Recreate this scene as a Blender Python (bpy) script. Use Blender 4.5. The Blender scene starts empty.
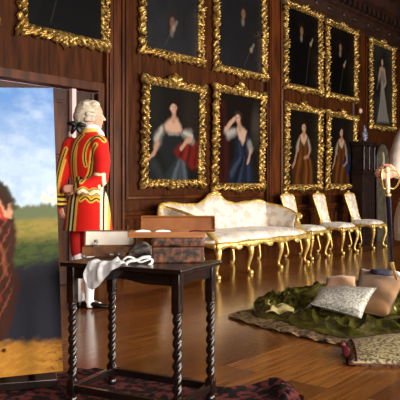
import bpy, bmesh, math, random
import numpy as np
from mathutils import Vector, Matrix, Euler
PI = math.pi
random.seed(7)
S = bpy.context.scene
COL = S.collection

# ------------------------------------------------------------------ camera
HC = 1.1            # camera height
DW = 5.7            # distance to the picture wall (plane y = 0)
TH = math.radians(40.1)
FW = Vector((math.cos(TH), math.sin(TH), 0)); RT = Vector((math.sin(TH), -math.cos(TH), 0))
CP = Vector((0, -DW, HC))
YAW = math.atan2(RT.y, RT.x)
cam = bpy.data.cameras.new('camera'); camo = bpy.data.objects.new('camera', cam); COL.objects.link(camo)
camo.location = CP; camo.rotation_euler = (PI/2, 0, YAW)
cam.sensor_width = 36; cam.lens = 57.6; cam.shift_y = -0.035; cam.clip_start = 0.05; cam.clip_end = 100
S.camera = camo

# ------------------------------------------------------------------ world, light, exposure
w = bpy.data.worlds.new('world'); S.world = w; w.use_nodes = True
w.node_tree.nodes['Background'].inputs[0].default_value = (1.0, 0.9, 0.8, 1)
w.node_tree.nodes['Background'].inputs[1].default_value = 0.08
S.view_settings.view_transform = 'Standard'; S.view_settings.look = 'None'
S.view_settings.exposure = 0.0; S.view_settings.gamma = 1; S.view_settings.use_curve_mapping = False

def area(name, loc, target, sx, sz, power, color, spread=180):
    l = bpy.data.lights.new(name, 'AREA'); l.shape = 'RECTANGLE'; l.size = sx; l.size_y = sz
    l.energy = power; l.color = color; l.spread = math.radians(spread)
    o = bpy.data.objects.new(name, l); COL.objects.link(o); o.location = loc
    o.rotation_euler = (Vector(target) - Vector(loc)).to_track_quat('-Z', 'Y').to_euler(); return o
WINX = [-0.8, 2.6, 6.0, 9.4, 12.8]
WPOW = [230, 190, 230, 240, 50]
for wx_, pw in zip(WINX, WPOW):
    area('window_daylight', (wx_, -9.05, 2.3), (wx_, 0, 0.9), 1.5, 2.8, pw, (1.0, 0.93, 0.84), 120)
def spot(name, loc, target, ang, power, color, size=0.1, blend=0.35):
    l = bpy.data.lights.new(name, 'SPOT'); l.energy = power; l.color = color; l.spot_size = math.radians(ang); l.spot_blend = blend
    l.shadow_soft_size = size
    o = bpy.data.objects.new(name, l); COL.objects.link(o); o.location = loc
    o.rotation_euler = (Vector(target) - Vector(loc)).to_track_quat('-Z', 'Y').to_euler(); return o

spot('beam_fill', (15.5, -8.3, 3.6), (4.0, -1.75, 0.3), 22, 3200, (1.0, 0.86, 0.66), 0.2, 0.45)  # added spot out of view, a sun-like warm beam over floor and footman

# ------------------------------------------------------------------ pixel -> place helpers
def ray(px): return FW + RT * ((px - 200) / 640)
def at(px, py, Z):
    p = CP + ray(px) * Z; p.z = HC - (py - 186) / 640 * Z; return p
def atz(px, py, z=0.0): return at(px, py, (HC - z) * 640 / (py - 186))
def onwall(px, py, y=0.0):
    d = ray(px); return at(px, py, (y + DW) / d.y)

# ------------------------------------------------------------------ materials
def lin(c):
    c = np.asarray(c, dtype=float) / 255.0
    return np.where(c <= 0.04045, c / 12.92, ((c + 0.055) / 1.055) ** 2.4)
def L4(c): return tuple(lin(c)) + (1.0,)
def mat(name, col, rough=0.5, metal=0.0, col2=None, scale=8.0, bump=0.0, bscale=None, kind='noise', coat=0.0, stretch=(1, 1, 1), lo=0.35, hi=0.65, sheen=0.0, trans=0.0, emis=None, spec=None):
    m = bpy.data.materials.new(name); m.use_nodes = True; nt = m.node_tree; N = nt.nodes; K = nt.links
    b = N['Principled BSDF']; b.inputs['Roughness'].default_value = rough; b.inputs['Metallic'].default_value = metal
    b.inputs['Base Color'].default_value = L4(col); b.inputs['Coat Weight'].default_value = coat
    b.inputs['Sheen Weight'].default_value = sheen; b.inputs['Transmission Weight'].default_value = trans
    if spec is not None: b.inputs['Specular IOR Level'].default_value = spec
    tc = N.new('ShaderNodeTexCoord'); mp = N.new('ShaderNodeMapping'); mp.inputs['Scale'].default_value = stretch
    K.new(tc.outputs['Object'], mp.inputs['Vector'])
    def tex(sc, kd):
        if kd == 'voronoi':
            t = N.new('ShaderNodeTexVoronoi'); t.inputs['Scale'].default_value = sc; o = t.outputs['Distance']
        else:
            t = N.new('ShaderNodeTexNoise'); t.inputs['Scale'].default_value = sc; t.inputs['Detail'].default_value = 6; o = t.outputs['Fac']
        K.new(mp.outputs[0], t.inputs['Vector']); return o
    if col2 is not None:
        r = N.new('ShaderNodeValToRGB'); r.color_ramp.elements[0].position = lo; r.color_ramp.elements[1].position = hi
        r.color_ramp.elements[0].color = L4(col); r.color_ramp.elements[1].color = L4(col2)
        K.new(tex(scale, kind), r.inputs[0]); K.new(r.outputs[0], b.inputs['Base Color'])
    if bump:
        bp = N.new('ShaderNodeBump'); bp.inputs['Strength'].default_value = bump; bp.inputs['Distance'].default_value = 0.01
        K.new(tex(bscale or scale, kind), bp.inputs['Height']); K.new(bp.outputs[0], b.inputs['Normal'])
    return m
def attr_mat(name, rough=0.5, bump=0.0, bscale=60, coat=0.0, sheen=0.0, spec=None):
    m = mat(name, (128, 128, 128), rough, bump=bump, bscale=bscale, coat=coat, sheen=sheen, spec=spec)
    a = m.node_tree.nodes.new('ShaderNodeAttribute'); a.attribute_name = 'Col'
    m.node_tree.links.new(a.outputs['Color'], m.node_tree.nodes['Principled BSDF'].inputs['Base Color']); return m

M_wall = mat('oak_panelling', (42, 20, 7), 0.5, spec=0.07, col2=(74, 37, 13), scale=3, stretch=(6, 6, 0.6), bump=0.08, bscale=9)
M_mould = mat('oak_moulding', (52, 25, 10), 0.36, spec=0.16, col2=(90, 45, 18), scale=3, stretch=(3, 3, 0.6), bump=0.05, bscale=9)
M_door = mat('dark_oak_door', (38, 18, 8), 0.45, spec=0.25, col2=(62, 29, 13), scale=4, stretch=(6, 6, 0.6))
M_corn = mat('dark_cornice', (30, 15, 9), 0.5, col2=(52, 27, 15), scale=5)
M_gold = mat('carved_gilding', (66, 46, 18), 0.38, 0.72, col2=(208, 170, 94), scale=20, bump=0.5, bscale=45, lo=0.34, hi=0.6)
M_gilt = mat('bright_gilding', (214, 160, 60), 0.33, 0.6, col2=(255, 226, 140), scale=18, bump=0.35, bscale=45, lo=0.3, hi=0.62)
M_damask = mat('cream_damask', (208, 194, 178), 0.5, col2=(234, 224, 212), scale=9, bump=0.12, bscale=14, sheen=0.2, lo=0.44, hi=0.52)
M_table = mat('black_oak', (15, 9, 8), 0.25, col2=(30, 17, 13), scale=6, stretch=(1, 6, 6), bump=0.05, coat=0.1)
M_canvas = attr_mat('oil_paint', 0.5, bump=0.1, bscale=30, spec=0.1)
M_dimcanvas = attr_mat('varnished_oil_paint', 0.45, bump=0.1, bscale=12, coat=0.0, spec=0.06)
M_coat = attr_mat('scarlet_wool', 0.75, bump=0.1, bscale=60, sheen=0.1, spec=0.2)
M_sheen = attr_mat('glossy_varnished_paint', 0.4, bump=0.25, bscale=14, spec=0.3)
M_skin = mat('skin', (226, 168, 142), 0.5, col2=(214, 146, 122), scale=14)
M_wig = mat('powdered_wig', (166, 150, 128), 0.8, col2=(212, 200, 180), scale=22, stretch=(1, 1, 2.5), bump=0.5, bscale=40)
M_white = mat('white_cotton', (234, 232, 234), 0.75, col2=(250, 249, 249), scale=8, bump=0.15, bscale=30)
M_black = mat('black_leather', (10, 10, 12), 0.28)
M_bow = mat('black_silk', (9, 9, 13), 0.45)
M_red = mat('scarlet_cloth', (196, 20, 14), 0.75, col2=(176, 14, 10), scale=12)
M_cream = mat('cream_coat_cloth', (232, 214, 200), 0.65, col2=(244, 232, 220), scale=10, bump=0.1, bscale=30)
M_green = mat('green_silk', (58, 56, 15), 0.26, 0.35, col2=(146, 138, 60), scale=5, bump=0.25, bscale=9)
M_tan = mat('tan_velvet', (126, 84, 42), 0.8, col2=(148, 104, 58), scale=6, sheen=0.4)
M_peach = mat('peach_velvet', (190, 138, 100), 0.8, col2=(210, 164, 126), scale=6, sheen=0.3)
M_silver = mat('silver_damask', (132, 128, 116), 0.5, col2=(210, 207, 198), scale=60, bump=0.15, lo=0.36, hi=0.58)
M_brocade = mat('floral_brocade', (70, 58, 34), 0.7, col2=(158, 142, 104), scale=48, bump=0.3, lo=0.42, hi=0.55)
M_tapestry = mat('fringed_tapestry', (70, 50, 30), 0.8, col2=(178, 146, 102), scale=30, bump=0.4, lo=0.38, hi=0.6)
M_rug = mat('crimson_rug', (20, 6, 8), 0.9, col2=(130, 58, 56), scale=22, bump=0.5, lo=0.46, hi=0.56, kind='noise')
M_burg = mat('burgundy_cord', (86, 10, 24), 0.6)
M_marble = mat('marbled_leather', (26, 12, 8), 0.45, col2=(126, 72, 40), scale=32, bump=0.2, lo=0.42, hi=0.7)
M_wood = mat('reddish_box_wood', (128, 76, 34), 0.4, col2=(160, 100, 50), scale=8, stretch=(1, 6, 6))
M_woodin = mat('box_lid_interior', (118, 70, 38), 0.6, col2=(142, 88, 50), scale=9)
M_pale = mat('pale_lining', (250, 243, 232), 0.8, col2=(238, 226, 210), scale=12)
M_brownbox = mat('worn_brown_leather', (92, 52, 24), 0.5, col2=(140, 86, 40), scale=18)
M_blue = mat('blue_scabbard', (14, 18, 48), 0.3, coat=0.4)
M_navy = mat('navy_velvet', (38, 42, 66), 0.8, col2=(60, 64, 90), scale=8)
M_ivory = mat('ivory_grip', (236, 206, 160), 0.4, col2=(250, 232, 200), scale=30)
M_cab = mat('ebony_cabinet', (22, 13, 12), 0.4, col2=(44, 26, 22), scale=8)
M_vase = mat('blue_white_porcelain', (40, 46, 92), 0.2, col2=(150, 152, 176), scale=26, lo=0.4, hi=0.6)
M_screen = mat('dull_painted_panel', (62, 56, 44), 0.5, col2=(96, 88, 70), scale=9)
M_glass = mat('clear_glass', (235, 235, 230), 0.05, trans=0.9)
M_pewter = mat('dull_pewter', (150, 142, 134), 0.35, 0.7)
M_fur = mat('grey_brown_velvet', (84, 66, 54), 0.75, col2=(206, 198, 190), scale=14, lo=0.36, hi=0.66, bump=0.3)
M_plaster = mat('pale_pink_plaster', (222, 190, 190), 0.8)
M_ceil = mat('dark_ceiling', (70, 52, 40), 0.8)
M_eye = mat('eye_white', (235, 230, 225), 0.3)
M_iris = mat('iris_dark', (40, 28, 20), 0.3)
M_lip = mat('lip', (176, 92, 84), 0.5)

# floor of oak boards
M_floor = bpy.data.materials.new('polished_oak_boards'); M_floor.use_nodes = True
def floor_nodes():
    nt = M_floor.node_tree; N = nt.nodes; K = nt.links; b = N['Principled BSDF']
    tc = N.new('ShaderNodeTexCoord')
    br = N.new('ShaderNodeTexBrick'); br.inputs['Scale'].default_value = 1.0
    br.inputs['Brick Width'].default_value = 3.1; br.inputs['Row Height'].default_value = 0.235
    br.inputs['Mortar Size'].default_value = 0.0035; br.inputs['Mortar Smooth'].default_value = 0.3; br.offset = 0.37
    br.inputs['Color1'].default_value = L4((98, 54, 22)); br.inputs['Color2'].default_value = L4((152, 96, 44)); br.inputs['Mortar'].default_value = L4((38, 18, 9))
    K.new(tc.outputs['Object'], br.inputs['Vector'])
    mp = N.new('ShaderNodeMapping'); mp.inputs['Scale'].default_value = (0.9, 14, 1); K.new(tc.outputs['Object'], mp.inputs['Vector'])
    n = N.new('ShaderNodeTexNoise'); n.inputs['Scale'].default_value = 2.5; n.inputs['Detail'].default_value = 8; K.new(mp.outputs[0], n.inputs['Vector'])
    r = N.new('ShaderNodeValToRGB'); r.color_ramp.elements[0].position = 0.3; r.color_ramp.elements[1].position = 0.7
    r.color_ramp.elements[0].color = (0.55, 0.5, 0.45, 1); r.color_ramp.elements[1].color = (1.1, 1.05, 1.0, 1)
    K.new(n.outputs['Fac'], r.inputs[0])
    mx = N.new('ShaderNodeMix'); mx.data_type = 'RGBA'; mx.blend_type = 'MULTIPLY'; mx.inputs[0].default_value = 1
    K.new(br.outputs['Color'], mx.inputs[6]); K.new(r.outputs[0], mx.inputs[7]); K.new(mx.outputs[2], b.inputs['Base Color'])
    mr = N.new('ShaderNodeMapRange'); mr.inputs[3].default_value = 0.10; mr.inputs[4].default_value = 0.27
    K.new(n.outputs['Fac'], mr.inputs[0]); K.new(mr.outputs[0], b.inputs['Roughness'])
    bp = N.new('ShaderNodeBump'); bp.inputs['Strength'].default_value = 0.12; bp.inputs['Distance'].default_value = 0.01
    K.new(br.outputs['Fac'], bp.inputs['Height']); bp.invert = True
    K.new(bp.outputs[0], b.inputs['Normal'])
    b.inputs['Specular IOR Level'].default_value = 0.6
floor_nodes()

# ------------------------------------------------------------------ mesh helpers
def link(name, bm, m, parent=None, smooth=False, mats=None):
    me = bpy.data.meshes.new(name); bmesh.ops.recalc_face_normals(bm, faces=bm.faces); bm.to_mesh(me); bm.free()
    if smooth: me.polygons.foreach_set('use_smooth', [True] * len(me.polygons))
    for x in (mats or [m]): me.materials.append(x)
    o = bpy.data.objects.new(name, me); COL.objects.link(o)
    if parent is not None: o.parent = parent
    return o
def tag(o, label, cat, group=None, kind=None):
    if label: o['label'] = label
    if cat: o['category'] = cat
    if group: o['group'] = group
    if kind: o['kind'] = kind
    return o
def thing(name, label, cat, loc=(0, 0, 0), rz=0.0, group=None):
    o = bpy.data.objects.new(name, None); o.empty_display_size = 0.1; COL.objects.link(o)
    o.location = loc; o.rotation_euler = (0, 0, rz); return tag(o, label, cat, group)
def struct(name, bm, m, **k):
    o = link(name, bm, m, **k)
    if o.parent is None: o['kind'] = 'structure'
    return o
def dup(root, loc, rz, label):
    r = root.copy(); COL.objects.link(r); r.location = loc; r.rotation_euler = (0, 0, rz); r['label'] = label
    for ch in list(root.children):
        c = ch.copy(); COL.objects.link(c); c.parent = r
        for g in ch.children:
            d = g.copy(); COL.objects.link(d); d.parent = c
    return r
def box(bm, x0, x1, y0, y1, z0, z1, bev=0.0, M=None):
    g = bmesh.ops.create_cube(bm, size=1)
    for v in g['verts']:
        v.co = Vector(((x0 + x1) / 2 + v.co.x * (x1 - x0), (y0 + y1) / 2 + v.co.y * (y1 - y0), (z0 + z1) / 2 + v.co.z * (z1 - z0)))
    vs = g['verts']
    if bev:
        es = list({e for v in vs for e in v.link_edges})
        r = bmesh.ops.bevel(bm, geom=es, offset=bev, segments=2, affect='EDGES', profile=0.6)
        vs = list({v for f in r['faces'] for v in f.verts} | {v for v in vs if v.is_valid})
    if M is not None:
        for v in vs: v.co = M @ v.co
    return vs
def B(*a, **k):
    bm = bmesh.new(); box(bm, *a, **k); return bm
def rings(bm, rs, cap=True, closed=False):
    vv = [[bm.verts.new(p) for p in r] for r in rs]
    n = len(vv[0])
    for a in range(len(vv) - (0 if closed else 1)):
        A = vv[a]; Bv = vv[(a + 1) % len(vv)]
        for i in range(n):
            bm.faces.new((A[i], A[(i + 1) % n], Bv[(i + 1) % n], Bv[i]))
    if cap and not closed:
        bm.faces.new(vv[0][::-1]); bm.faces.new(vv[-1])
def tube(bm, pts, rad, n=10, round_caps=True, up=Vector((0, 0, 1)), closed=False):
    """swept tube; rad is a list of r or (r_side, r_up)"""
    pts = [Vector(p) for p in pts]; m = len(pts)
    if not isinstance(rad, (list, tuple)): rad = [rad] * m
    rad = [(r, r) if not isinstance(r, (list, tuple)) else r for r in rad]
    rs = []; prev = None
    for i in range(m):
        if closed: d = pts[(i + 1) % m] - pts[i - 1]
        else: d = pts[min(i + 1, m - 1)] - pts[max(i - 1, 0)]
        if d.length < 1e-9: d = Vector((0, 0, 1))
        d.normalize()
        if prev is None:
            a = d.cross(up)
            if a.length < 0.15: a = d.cross(Vector((0, 1, 0)))
            if a.length < 0.15: a = d.cross(Vector((1, 0, 0)))
        else: a = prev - d * prev.dot(d)
        a.normalize(); prev = a; b = d.cross(a)
        def ring(c, s):
            return [c + a * (math.cos(2 * PI * k / n) * rad[i][0] * s) + b * (math.sin(2 * PI * k / n) * rad[i][1] * s) for k in range(n)]
        rr = max(rad[i])
        if i == 0 and round_caps and not closed:
            rs.append(ring(pts[0] - d * rr * 0.92, 0.35)); rs.append(ring(pts[0] - d * rr * 0.6, 0.78))
        rs.append(ring(pts[i], 1))
        if i == m - 1 and round_caps and not closed:
            rs.append(ring(pts[i] + d * rr * 0.6, 0.78)); rs.append(ring(pts[i] + d * rr * 0.92, 0.35))
    rings(bm, rs, closed=closed)
def ball(bm, c, r, M=None, seg=16):
    g = bmesh.ops.create_uvsphere(bm, u_segments=seg, v_segments=max(8, seg // 2), radius=1)
    if not isinstance(r, (list, tuple)): r = (r, r, r)
    for v in g['verts']:
        p = Vector((v.co.x * r[0], v.co.y * r[1], v.co.z * r[2]))
        if M is not None: p = M @ p
        v.co = p + Vector(c)
def lathe(bm, prof, c=(0, 0, 0), n=20):
    rs = [[Vector((c[0] + r * math.cos(2 * PI * k / n), c[1] + r * math.sin(2 * PI * k / n), c[2] + z)) for k in range(n)] for r, z in prof]
    rings(bm, rs)
def spline(pts, n=8):
    """Catmull-Rom through points of any dimension"""
    P = [np.array(p, float) for p in pts]; out = []
    for i in range(len(P) - 1):
        p0 = P[max(i - 1, 0)]; p1 = P[i]; p2 = P[i + 1]; p3 = P[min(i + 2, len(P) - 1)]
        for k in range(n):
            t = k / n
            out.append(0.5 * ((2 * p1) + (-p0 + p2) * t + (2 * p0 - 5 * p1 + 4 * p2 - p3) * t * t + (-p0 + 3 * p1 - 3 * p2 + p3) * t ** 3))
    out.append(P[-1]); return out
def remesh(name, bm, m, parent, vox=0.007, smooth_it=3):
    me = bpy.data.meshes.new(name); bmesh.ops.recalc_face_normals(bm, faces=bm.faces); bm.to_mesh(me); bm.free()
    o = bpy.data.objects.new(name + '_src', me); COL.objects.link(o)
    r = o.modifiers.new('r', 'REMESH'); r.mode = 'VOXEL'; r.voxel_size = vox; r.use_smooth_shade = True
    s = o.modifiers.new('s', 'SMOOTH'); s.iterations = smooth_it; s.factor = 0.5
    dg = bpy.context.evaluated_depsgraph_get(); dg.update()
    nm = bpy.data.meshes.new_from_object(o.evaluated_get(dg)); bpy.data.objects.remove(o)
    nm.name = name; nm.materials.clear(); nm.materials.append(m)
    q = bpy.data.objects.new(name, nm); COL.objects.link(q); q.parent = parent; return q
def set_colors(me, rgb):
    a = me.color_attributes.new('Col', 'FLOAT_COLOR', 'POINT')
    d = np.ones((len(me.vertices), 4), dtype=np.float32); d[:, :3] = rgb; a.data.foreach_set('color', d.ravel())
def verts_np(me):
    a = np.empty(len(me.vertices) * 3, dtype=np.float32); me.vertices.foreach_get('co', a); return a.reshape(-1, 3)

# soft painting helpers (all in numpy)
def vnoise(x, y, seed=0, octs=4):
    rs = np.random.RandomState(seed); o = np.zeros_like(x); amp = 1.0
    for k in range(octs):
        f = 2.0 ** k
        for j in range(4):
            a = rs.rand() * 2 * PI; q = 3.1 * f * (0.6 + rs.rand())
            o += amp * 0.25 * np.sin(q * (x * math.cos(a) + y * math.sin(a)) * 2 + rs.rand() * 9 + 1.7 * np.sin(q * 0.7 * (y * math.cos(a) - x * math.sin(a)) + rs.rand() * 9))
        amp *= 0.6
    return o
def sm(a, b, x):
    t = np.clip((x - a) / (b - a), 0, 1); return t * t * (3 - 2 * t)
class Paint:
    def __init__(s, x, y, base): s.x = x; s.y = y; s.c = np.ones(x.shape + (3,)) * lin(base)
    def lay(s, m, col): c = lin(col); m = m[..., None]; s.c = s.c * (1 - m) + c * m
    def ell(s, cx, cy, rx, ry, col, soft=0.25, op=1.0, rot=0.0):
        dx = s.x - cx; dy = s.y - cy; c_, s_ = math.cos(rot), math.sin(rot)
        d = np.sqrt(((dx * c_ + dy * s_) / rx) ** 2 + ((-dx * s_ + dy * c_) / ry) ** 2); s.lay(op * (1 - sm(1 - soft, 1 + soft, d)), col)
    def line(s, pts, wd, col, soft=0.4, op=1.0):
        D = np.full(s.x.shape, 1e9)
        wds = wd if isinstance(wd, (list, tuple)) else [wd] * len(pts)
        for (a, b, w0, w1) in zip(pts[:-1], pts[1:], wds[:-1], wds[1:]):
            ax, ay = a; bx, by = b; L = (bx - ax) ** 2 + (by - ay) ** 2 + 1e-12
            t = np.clip(((s.x - ax) * (bx - ax) + (s.y - ay) * (by - ay)) / L, 0, 1)
            d = np.hypot(s.x - ax - t * (bx - ax), s.y - ay - t * (by - ay)) / (w0 + (w1 - w0) * t); D = np.minimum(D, d)
        s.lay(op * (1 - sm(1 - soft, 1 + soft, D)), col)
    def poly(s, pts, col, soft=0.01, op=1.0):
        inside = np.zeros(s.x.shape, bool); D = np.full(s.x.shape, 1e9); n = len(pts)
        for i in range(n):
            ax, ay = pts[i]; bx, by = pts[(i + 1) % n]
            if ay != by:
                c = ((ay > s.y) != (by > s.y)) & (s.x < (bx - ax) * (s.y - ay) / (by - ay) + ax); inside ^= c
            L = (bx - ax) ** 2 + (by - ay) ** 2 + 1e-12
            t = np.clip(((s.x - ax) * (bx - ax) + (s.y - ay) * (by - ay)) / L, 0, 1)
            D = np.minimum(D, np.hypot(s.x - ax - t * (bx - ax), s.y - ay - t * (by - ay)))
        sd = np.where(inside, -D, D); s.lay(op * (1 - sm(-soft, soft, sd)), col)
def picture_mesh(name, w_, h_, nx, nz, fn, m, parent, thick=0.02):
    """canvas in local XZ, centred on x, facing -y, with real thickness"""
    xs = np.linspace(0, 1, nx); zs = np.linspace(0, 1, nz); X, Z = np.meshgrid(xs, zs)
    rgb = fn(X, Z)
    me = bpy.data.meshes.new(name)
    co = [((X[j, i] - 0.5) * w_, 0, Z[j, i] * h_) for j in range(nz) for i in range(nx)]
    fc = [(j * nx + i, j * nx + i + 1, (j + 1) * nx + i + 1, (j + 1) * nx + i) for j in range(nz - 1) for i in range(nx - 1)]
    k = len(co)
    co += [(-w_ / 2, thick, 0), (w_ / 2, thick, 0), (w_ / 2, thick, h_), (-w_ / 2, thick, h_)]
    fc.append((k + 3, k + 2, k + 1, k))
    fc.append(tuple([k, k + 1] + [i for i in range(nx - 1, -1, -1)]))
    fc.append(tuple([k + 2, k + 3] + [(nz - 1) * nx + i for i in range(nx)]))
    fc.append(tuple([k + 3, k] + [j * nx for j in range(nz)]))
    fc.append(tuple([k + 1, k + 2] + [j * nx + nx - 1 for j in range(nz - 1, -1, -1)]))
    me.from_pydata(co, [], fc); me.materials.append(m)
    cols = np.vstack([rgb.reshape(-1, 3), np.tile(lin((150, 130, 100)), (4, 1))]); set_colors(me, cols)
    o = bpy.data.objects.new(name, me); COL.objects.link(o); o.parent = parent; return o

# ================================================================== THE ROOM
XL, XR, YB, ZT = -5.0, 19.0, -9.2, 5.0
struct('floor', B(XL, XR, YB, 2.6, -0.1, 0), M_floor)
struct('ceiling', B(XL, XR, YB, 0.15, ZT, ZT + 0.1), M_ceil)
DX0, DX1, DZ = onwall(-22, 90).x, onwall(97, 91).x, 2.2
bm = bmesh.new()
box(bm, XL, DX0, 0, 0.15, 0, ZT); box(bm, DX1, XR, 0, 0.15, 0, ZT); box(bm, DX0, DX1, 0, 0.15, DZ, ZT)
struct('wall_back', bm, M_wall)
struct('wall_left', B(XL - 0.1, XL, YB, 2.6, 0, ZT), M_wall)
struct('wall_right', B(XR, XR + 0.1, YB, 2.6, 0, ZT), M_wall)
bm = bmesh.new(); e = [XL] + [q for x in WINX for q in (x - 0.8, x + 0.8)] + [XR]
for i in range(0, len(e), 2): box(bm, e[i], e[i + 1], YB - 0.1, YB, 0, ZT)
for x in WINX: box(bm, x - 0.8, x + 0.8, YB - 0.1, YB, 0, 0.8); box(bm, x - 0.8, x + 0.8, YB - 0.1, YB, 3.8, ZT)
struct('wall_front', bm, M_wall)
for i, x in enumerate(WINX):
    bm = bmesh.new()
    for k in range(3): box(bm, x - 0.8 + k * 0.78, x - 0.76 + k * 0.78, YB - 0.08, YB - 0.04, 0.8, 3.8)
    for k in range(4): box(bm, x - 0.8, x + 0.8, YB - 0.08, YB - 0.04, 0.8 + k * 0.985, 0.84 + k * 0.985)
    struct('window_%d' % (i + 1), bm, M_pale)
# pale passage beyond the door
struct('wall_passage', B(DX0 - 0.4, DX1 + 1.5, 1.6, 1.7, 0, ZT), M_plaster)
struct('trim_passage_ceiling', B(DX0 - 0.4, DX1 + 1.5, 0.15, 1.7, 2.7, 2.8), M_plaster)
l = bpy.data.lights.new('passage_fill', 'POINT'); l.energy = 38; l.color = (1, 0.85, 0.85); l.shadow_soft_size = 0.1  # added fill light to brighten the passage wall, no fixture there
lo = bpy.data.objects.new('passage_fill', l); COL.objects.link(lo); lo.location = (DX0 + 1.2, 0.8, 2.3)

# door leaves with raised panels
def leaf(name, xa, xb, y, hinge_left, ang):
    root = bpy.data.objects.new(name, None); COL.objects.link(root); root['kind'] = 'structure'
    w_ = xb - xa; s = 1 if hinge_left else -1
    root.location = ((xa if hinge_left else xb), y, 0.01); root.rotation_euler = (0, 0, math.radians(ang))
    bm = bmesh.new(); box(bm, *sorted((0, s * w_)), 0, 0.045, 0, DZ - 0.03)
    link('door_slab', bm, M_door, root)
    zz = [0.15, 0.75, 0.9, 1.25, 1.4, 2.05]
    for k in range(0, 6, 2):
        for q in range(1):
            bm = bmesh.new(); a, b_ = sorted((s * 0.1, s * (w_ - 0.1)))
            box(bm, a, b_, -0.012, 0.0, zz[k], zz[k + 1], bev=0.004)
            box(bm, a + 0.035, b_ - 0.035, -0.026, -0.012, zz[k] + 0.035, zz[k + 1] - 0.035, bev=0.008)
            link('door_panel', bm, M_mould, root)
    return root
xs_ = onwall(71, 120, 0.06).x; xe_ = onwall(75.5, 120, 0.06).x
leaf('door_1', DX0 + 0.02, xs_, 0.06, True, 0)
leaf('door_2', xe_, DX1 - 0.02, 0.06, False, 0)
struct('trim_lit_gap', B(onwall(72.3, 120, 0.0).x, onwall(76.3, 120, 0.0).x, 0.0, 0.05, 0.0, DZ - 0.01), M_plaster)  # pale strip, its colour stands for the lit gap between the leaves
bm = bmesh.new()
box(bm, DX0 - 0.1, DX0, -0.03, 0.0, 0, DZ + 0.1, bev=0.006); box(bm, DX1, DX1 + 0.09, -0.03, 0.0, 0, DZ + 0.1, bev=0.006)
box(bm, DX0, DX1, -0.03, 0.0, DZ, DZ + 0.1, bev=0.006)
struct('trim_door', bm, M_mould)

# pilasters
PIL = [(107, 125), (267.5, 282), (358, 366.5), (-46, -34)]
PX = []
for i, (a, b_) in enumerate(PIL):
    xa = onwall(a, 186, -0.06).x; xb = onwall(b_, 186, -0.06).x; PX.append((xa, xb)); w_ = xb - xa
    bm = bmesh.new(); box(bm, xa, xb, -0.06, 0, 0.16, 4.1, bev=0.006)
    box(bm, xa + 0.03, xa + 0.06, -0.085, -0.06, 0.2, 4.1, bev=0.01); box(bm, xb - 0.06, xb - 0.03, -0.085, -0.06, 0.2, 4.1, bev=0.01)
    box(bm, xa + 0.1, xb - 0.1, -0.072, -0.06, 0.2, 4.1, bev=0.005)
    struct('trim_%d' % (i + 1), bm, M_mould)
# dado rail, skirting, cornice
def profile_run(prof, xa, xb):
    bm = bmesh.new(); rings(bm, [[Vector((x, y, z)) for y, z in prof] for x in (xa, xb)]); return bm
rail = [(0, 0.70), (-0.015, 0.70), (-0.02, 0.73), (-0.045, 0.745), (-0.05, 0.775), (-0.03, 0.79), (0, 0.795)]
skirt = [(0, 0), (-0.035, 0), (-0.035, 0.15), (-0.015, 0.18), (0, 0.19)]
for i, (a, b_) in enumerate([(DX1 + 0.09, PX[0][0]), (PX[0][1], PX[1][0]), (PX[1][1], PX[2][0]), (PX[2][1], XR)]):
    struct('trim_dado_%d' % (i + 1), profile_run(rail, a, b_), M_mould)
    struct('baseboard_%d' % (i + 1), profile_run(skirt, a, b_), M_mould)
corn = [(0, 4.05), (-0.06, 4.05), (-0.08, 4.12), (-0.14, 4.16), (-0.14, 4.34), (-0.2, 4.38), (-0.22, 4.5), (-0.34, 4.6), (-0.38, 4.8), (-0.46, 4.86), (-0.46, 5.0), (0, 5.0)]
bm = profile_run(corn, XL, XR)
x = 2.0
while x < 17: box(bm, x, x + 0.09, -0.30, -0.2, 4.4, 4.52); x += 0.2
for k in range(14):
    xx = 3.2 + k * 1.0; ball(bm, (xx, -0.15, 4.25), (0.12, 0.03, 0.05)); ball(bm, (xx + 0.5, -0.15, 4.25), (0.05, 0.03, 0.05))
struct('trim_cornice', bm, M_corn)
# bolection mouldings of the panels
def panel(i, xa, xb, za, zb, w_=0.055):
    bm = bmesh.new()
    prof = [(0, 0), (0.0, -0.018), (0.015, -0.03), (0.035, -0.026), (w_, -0.004), (w_, 0)]
    cs = [(xa, za, 1, 1), (xb, za, -1, 1), (xb, zb, -1, -1), (xa, zb, 1, -1)]
    rings(bm, [[Vector((x + sx * o, y, z + sz * o)) for o, y in prof] for x, z, sx, sz in cs], closed=True)
    struct('trim_panel_%d' % i, bm, M_mould)
n = 1
for xa, xb, za, zb in [(PX[0][1] + 0.06, PX[1][0] - 0.06, 0.93, 3.95), (PX[1][1] + 0.06, PX[2][0] - 0.06, 0.93, 3.95), (PX[2][1] + 0.06, 16, 0.93, 3.95)]:
    panel(n, xa, xb, za, zb); n += 1
for (xa, xb, k) in [(PX[0][1], PX[1][0], 4), (PX[1][1], PX[2][0], 3), (PX[2][1], 16, 4)]:
    d = (xb - xa) / k
    for q in range(k): panel(n, xa + q * d + 0.07, xa + (q + 1) * d - 0.07, 0.26, 0.63, 0.04); n += 1

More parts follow.
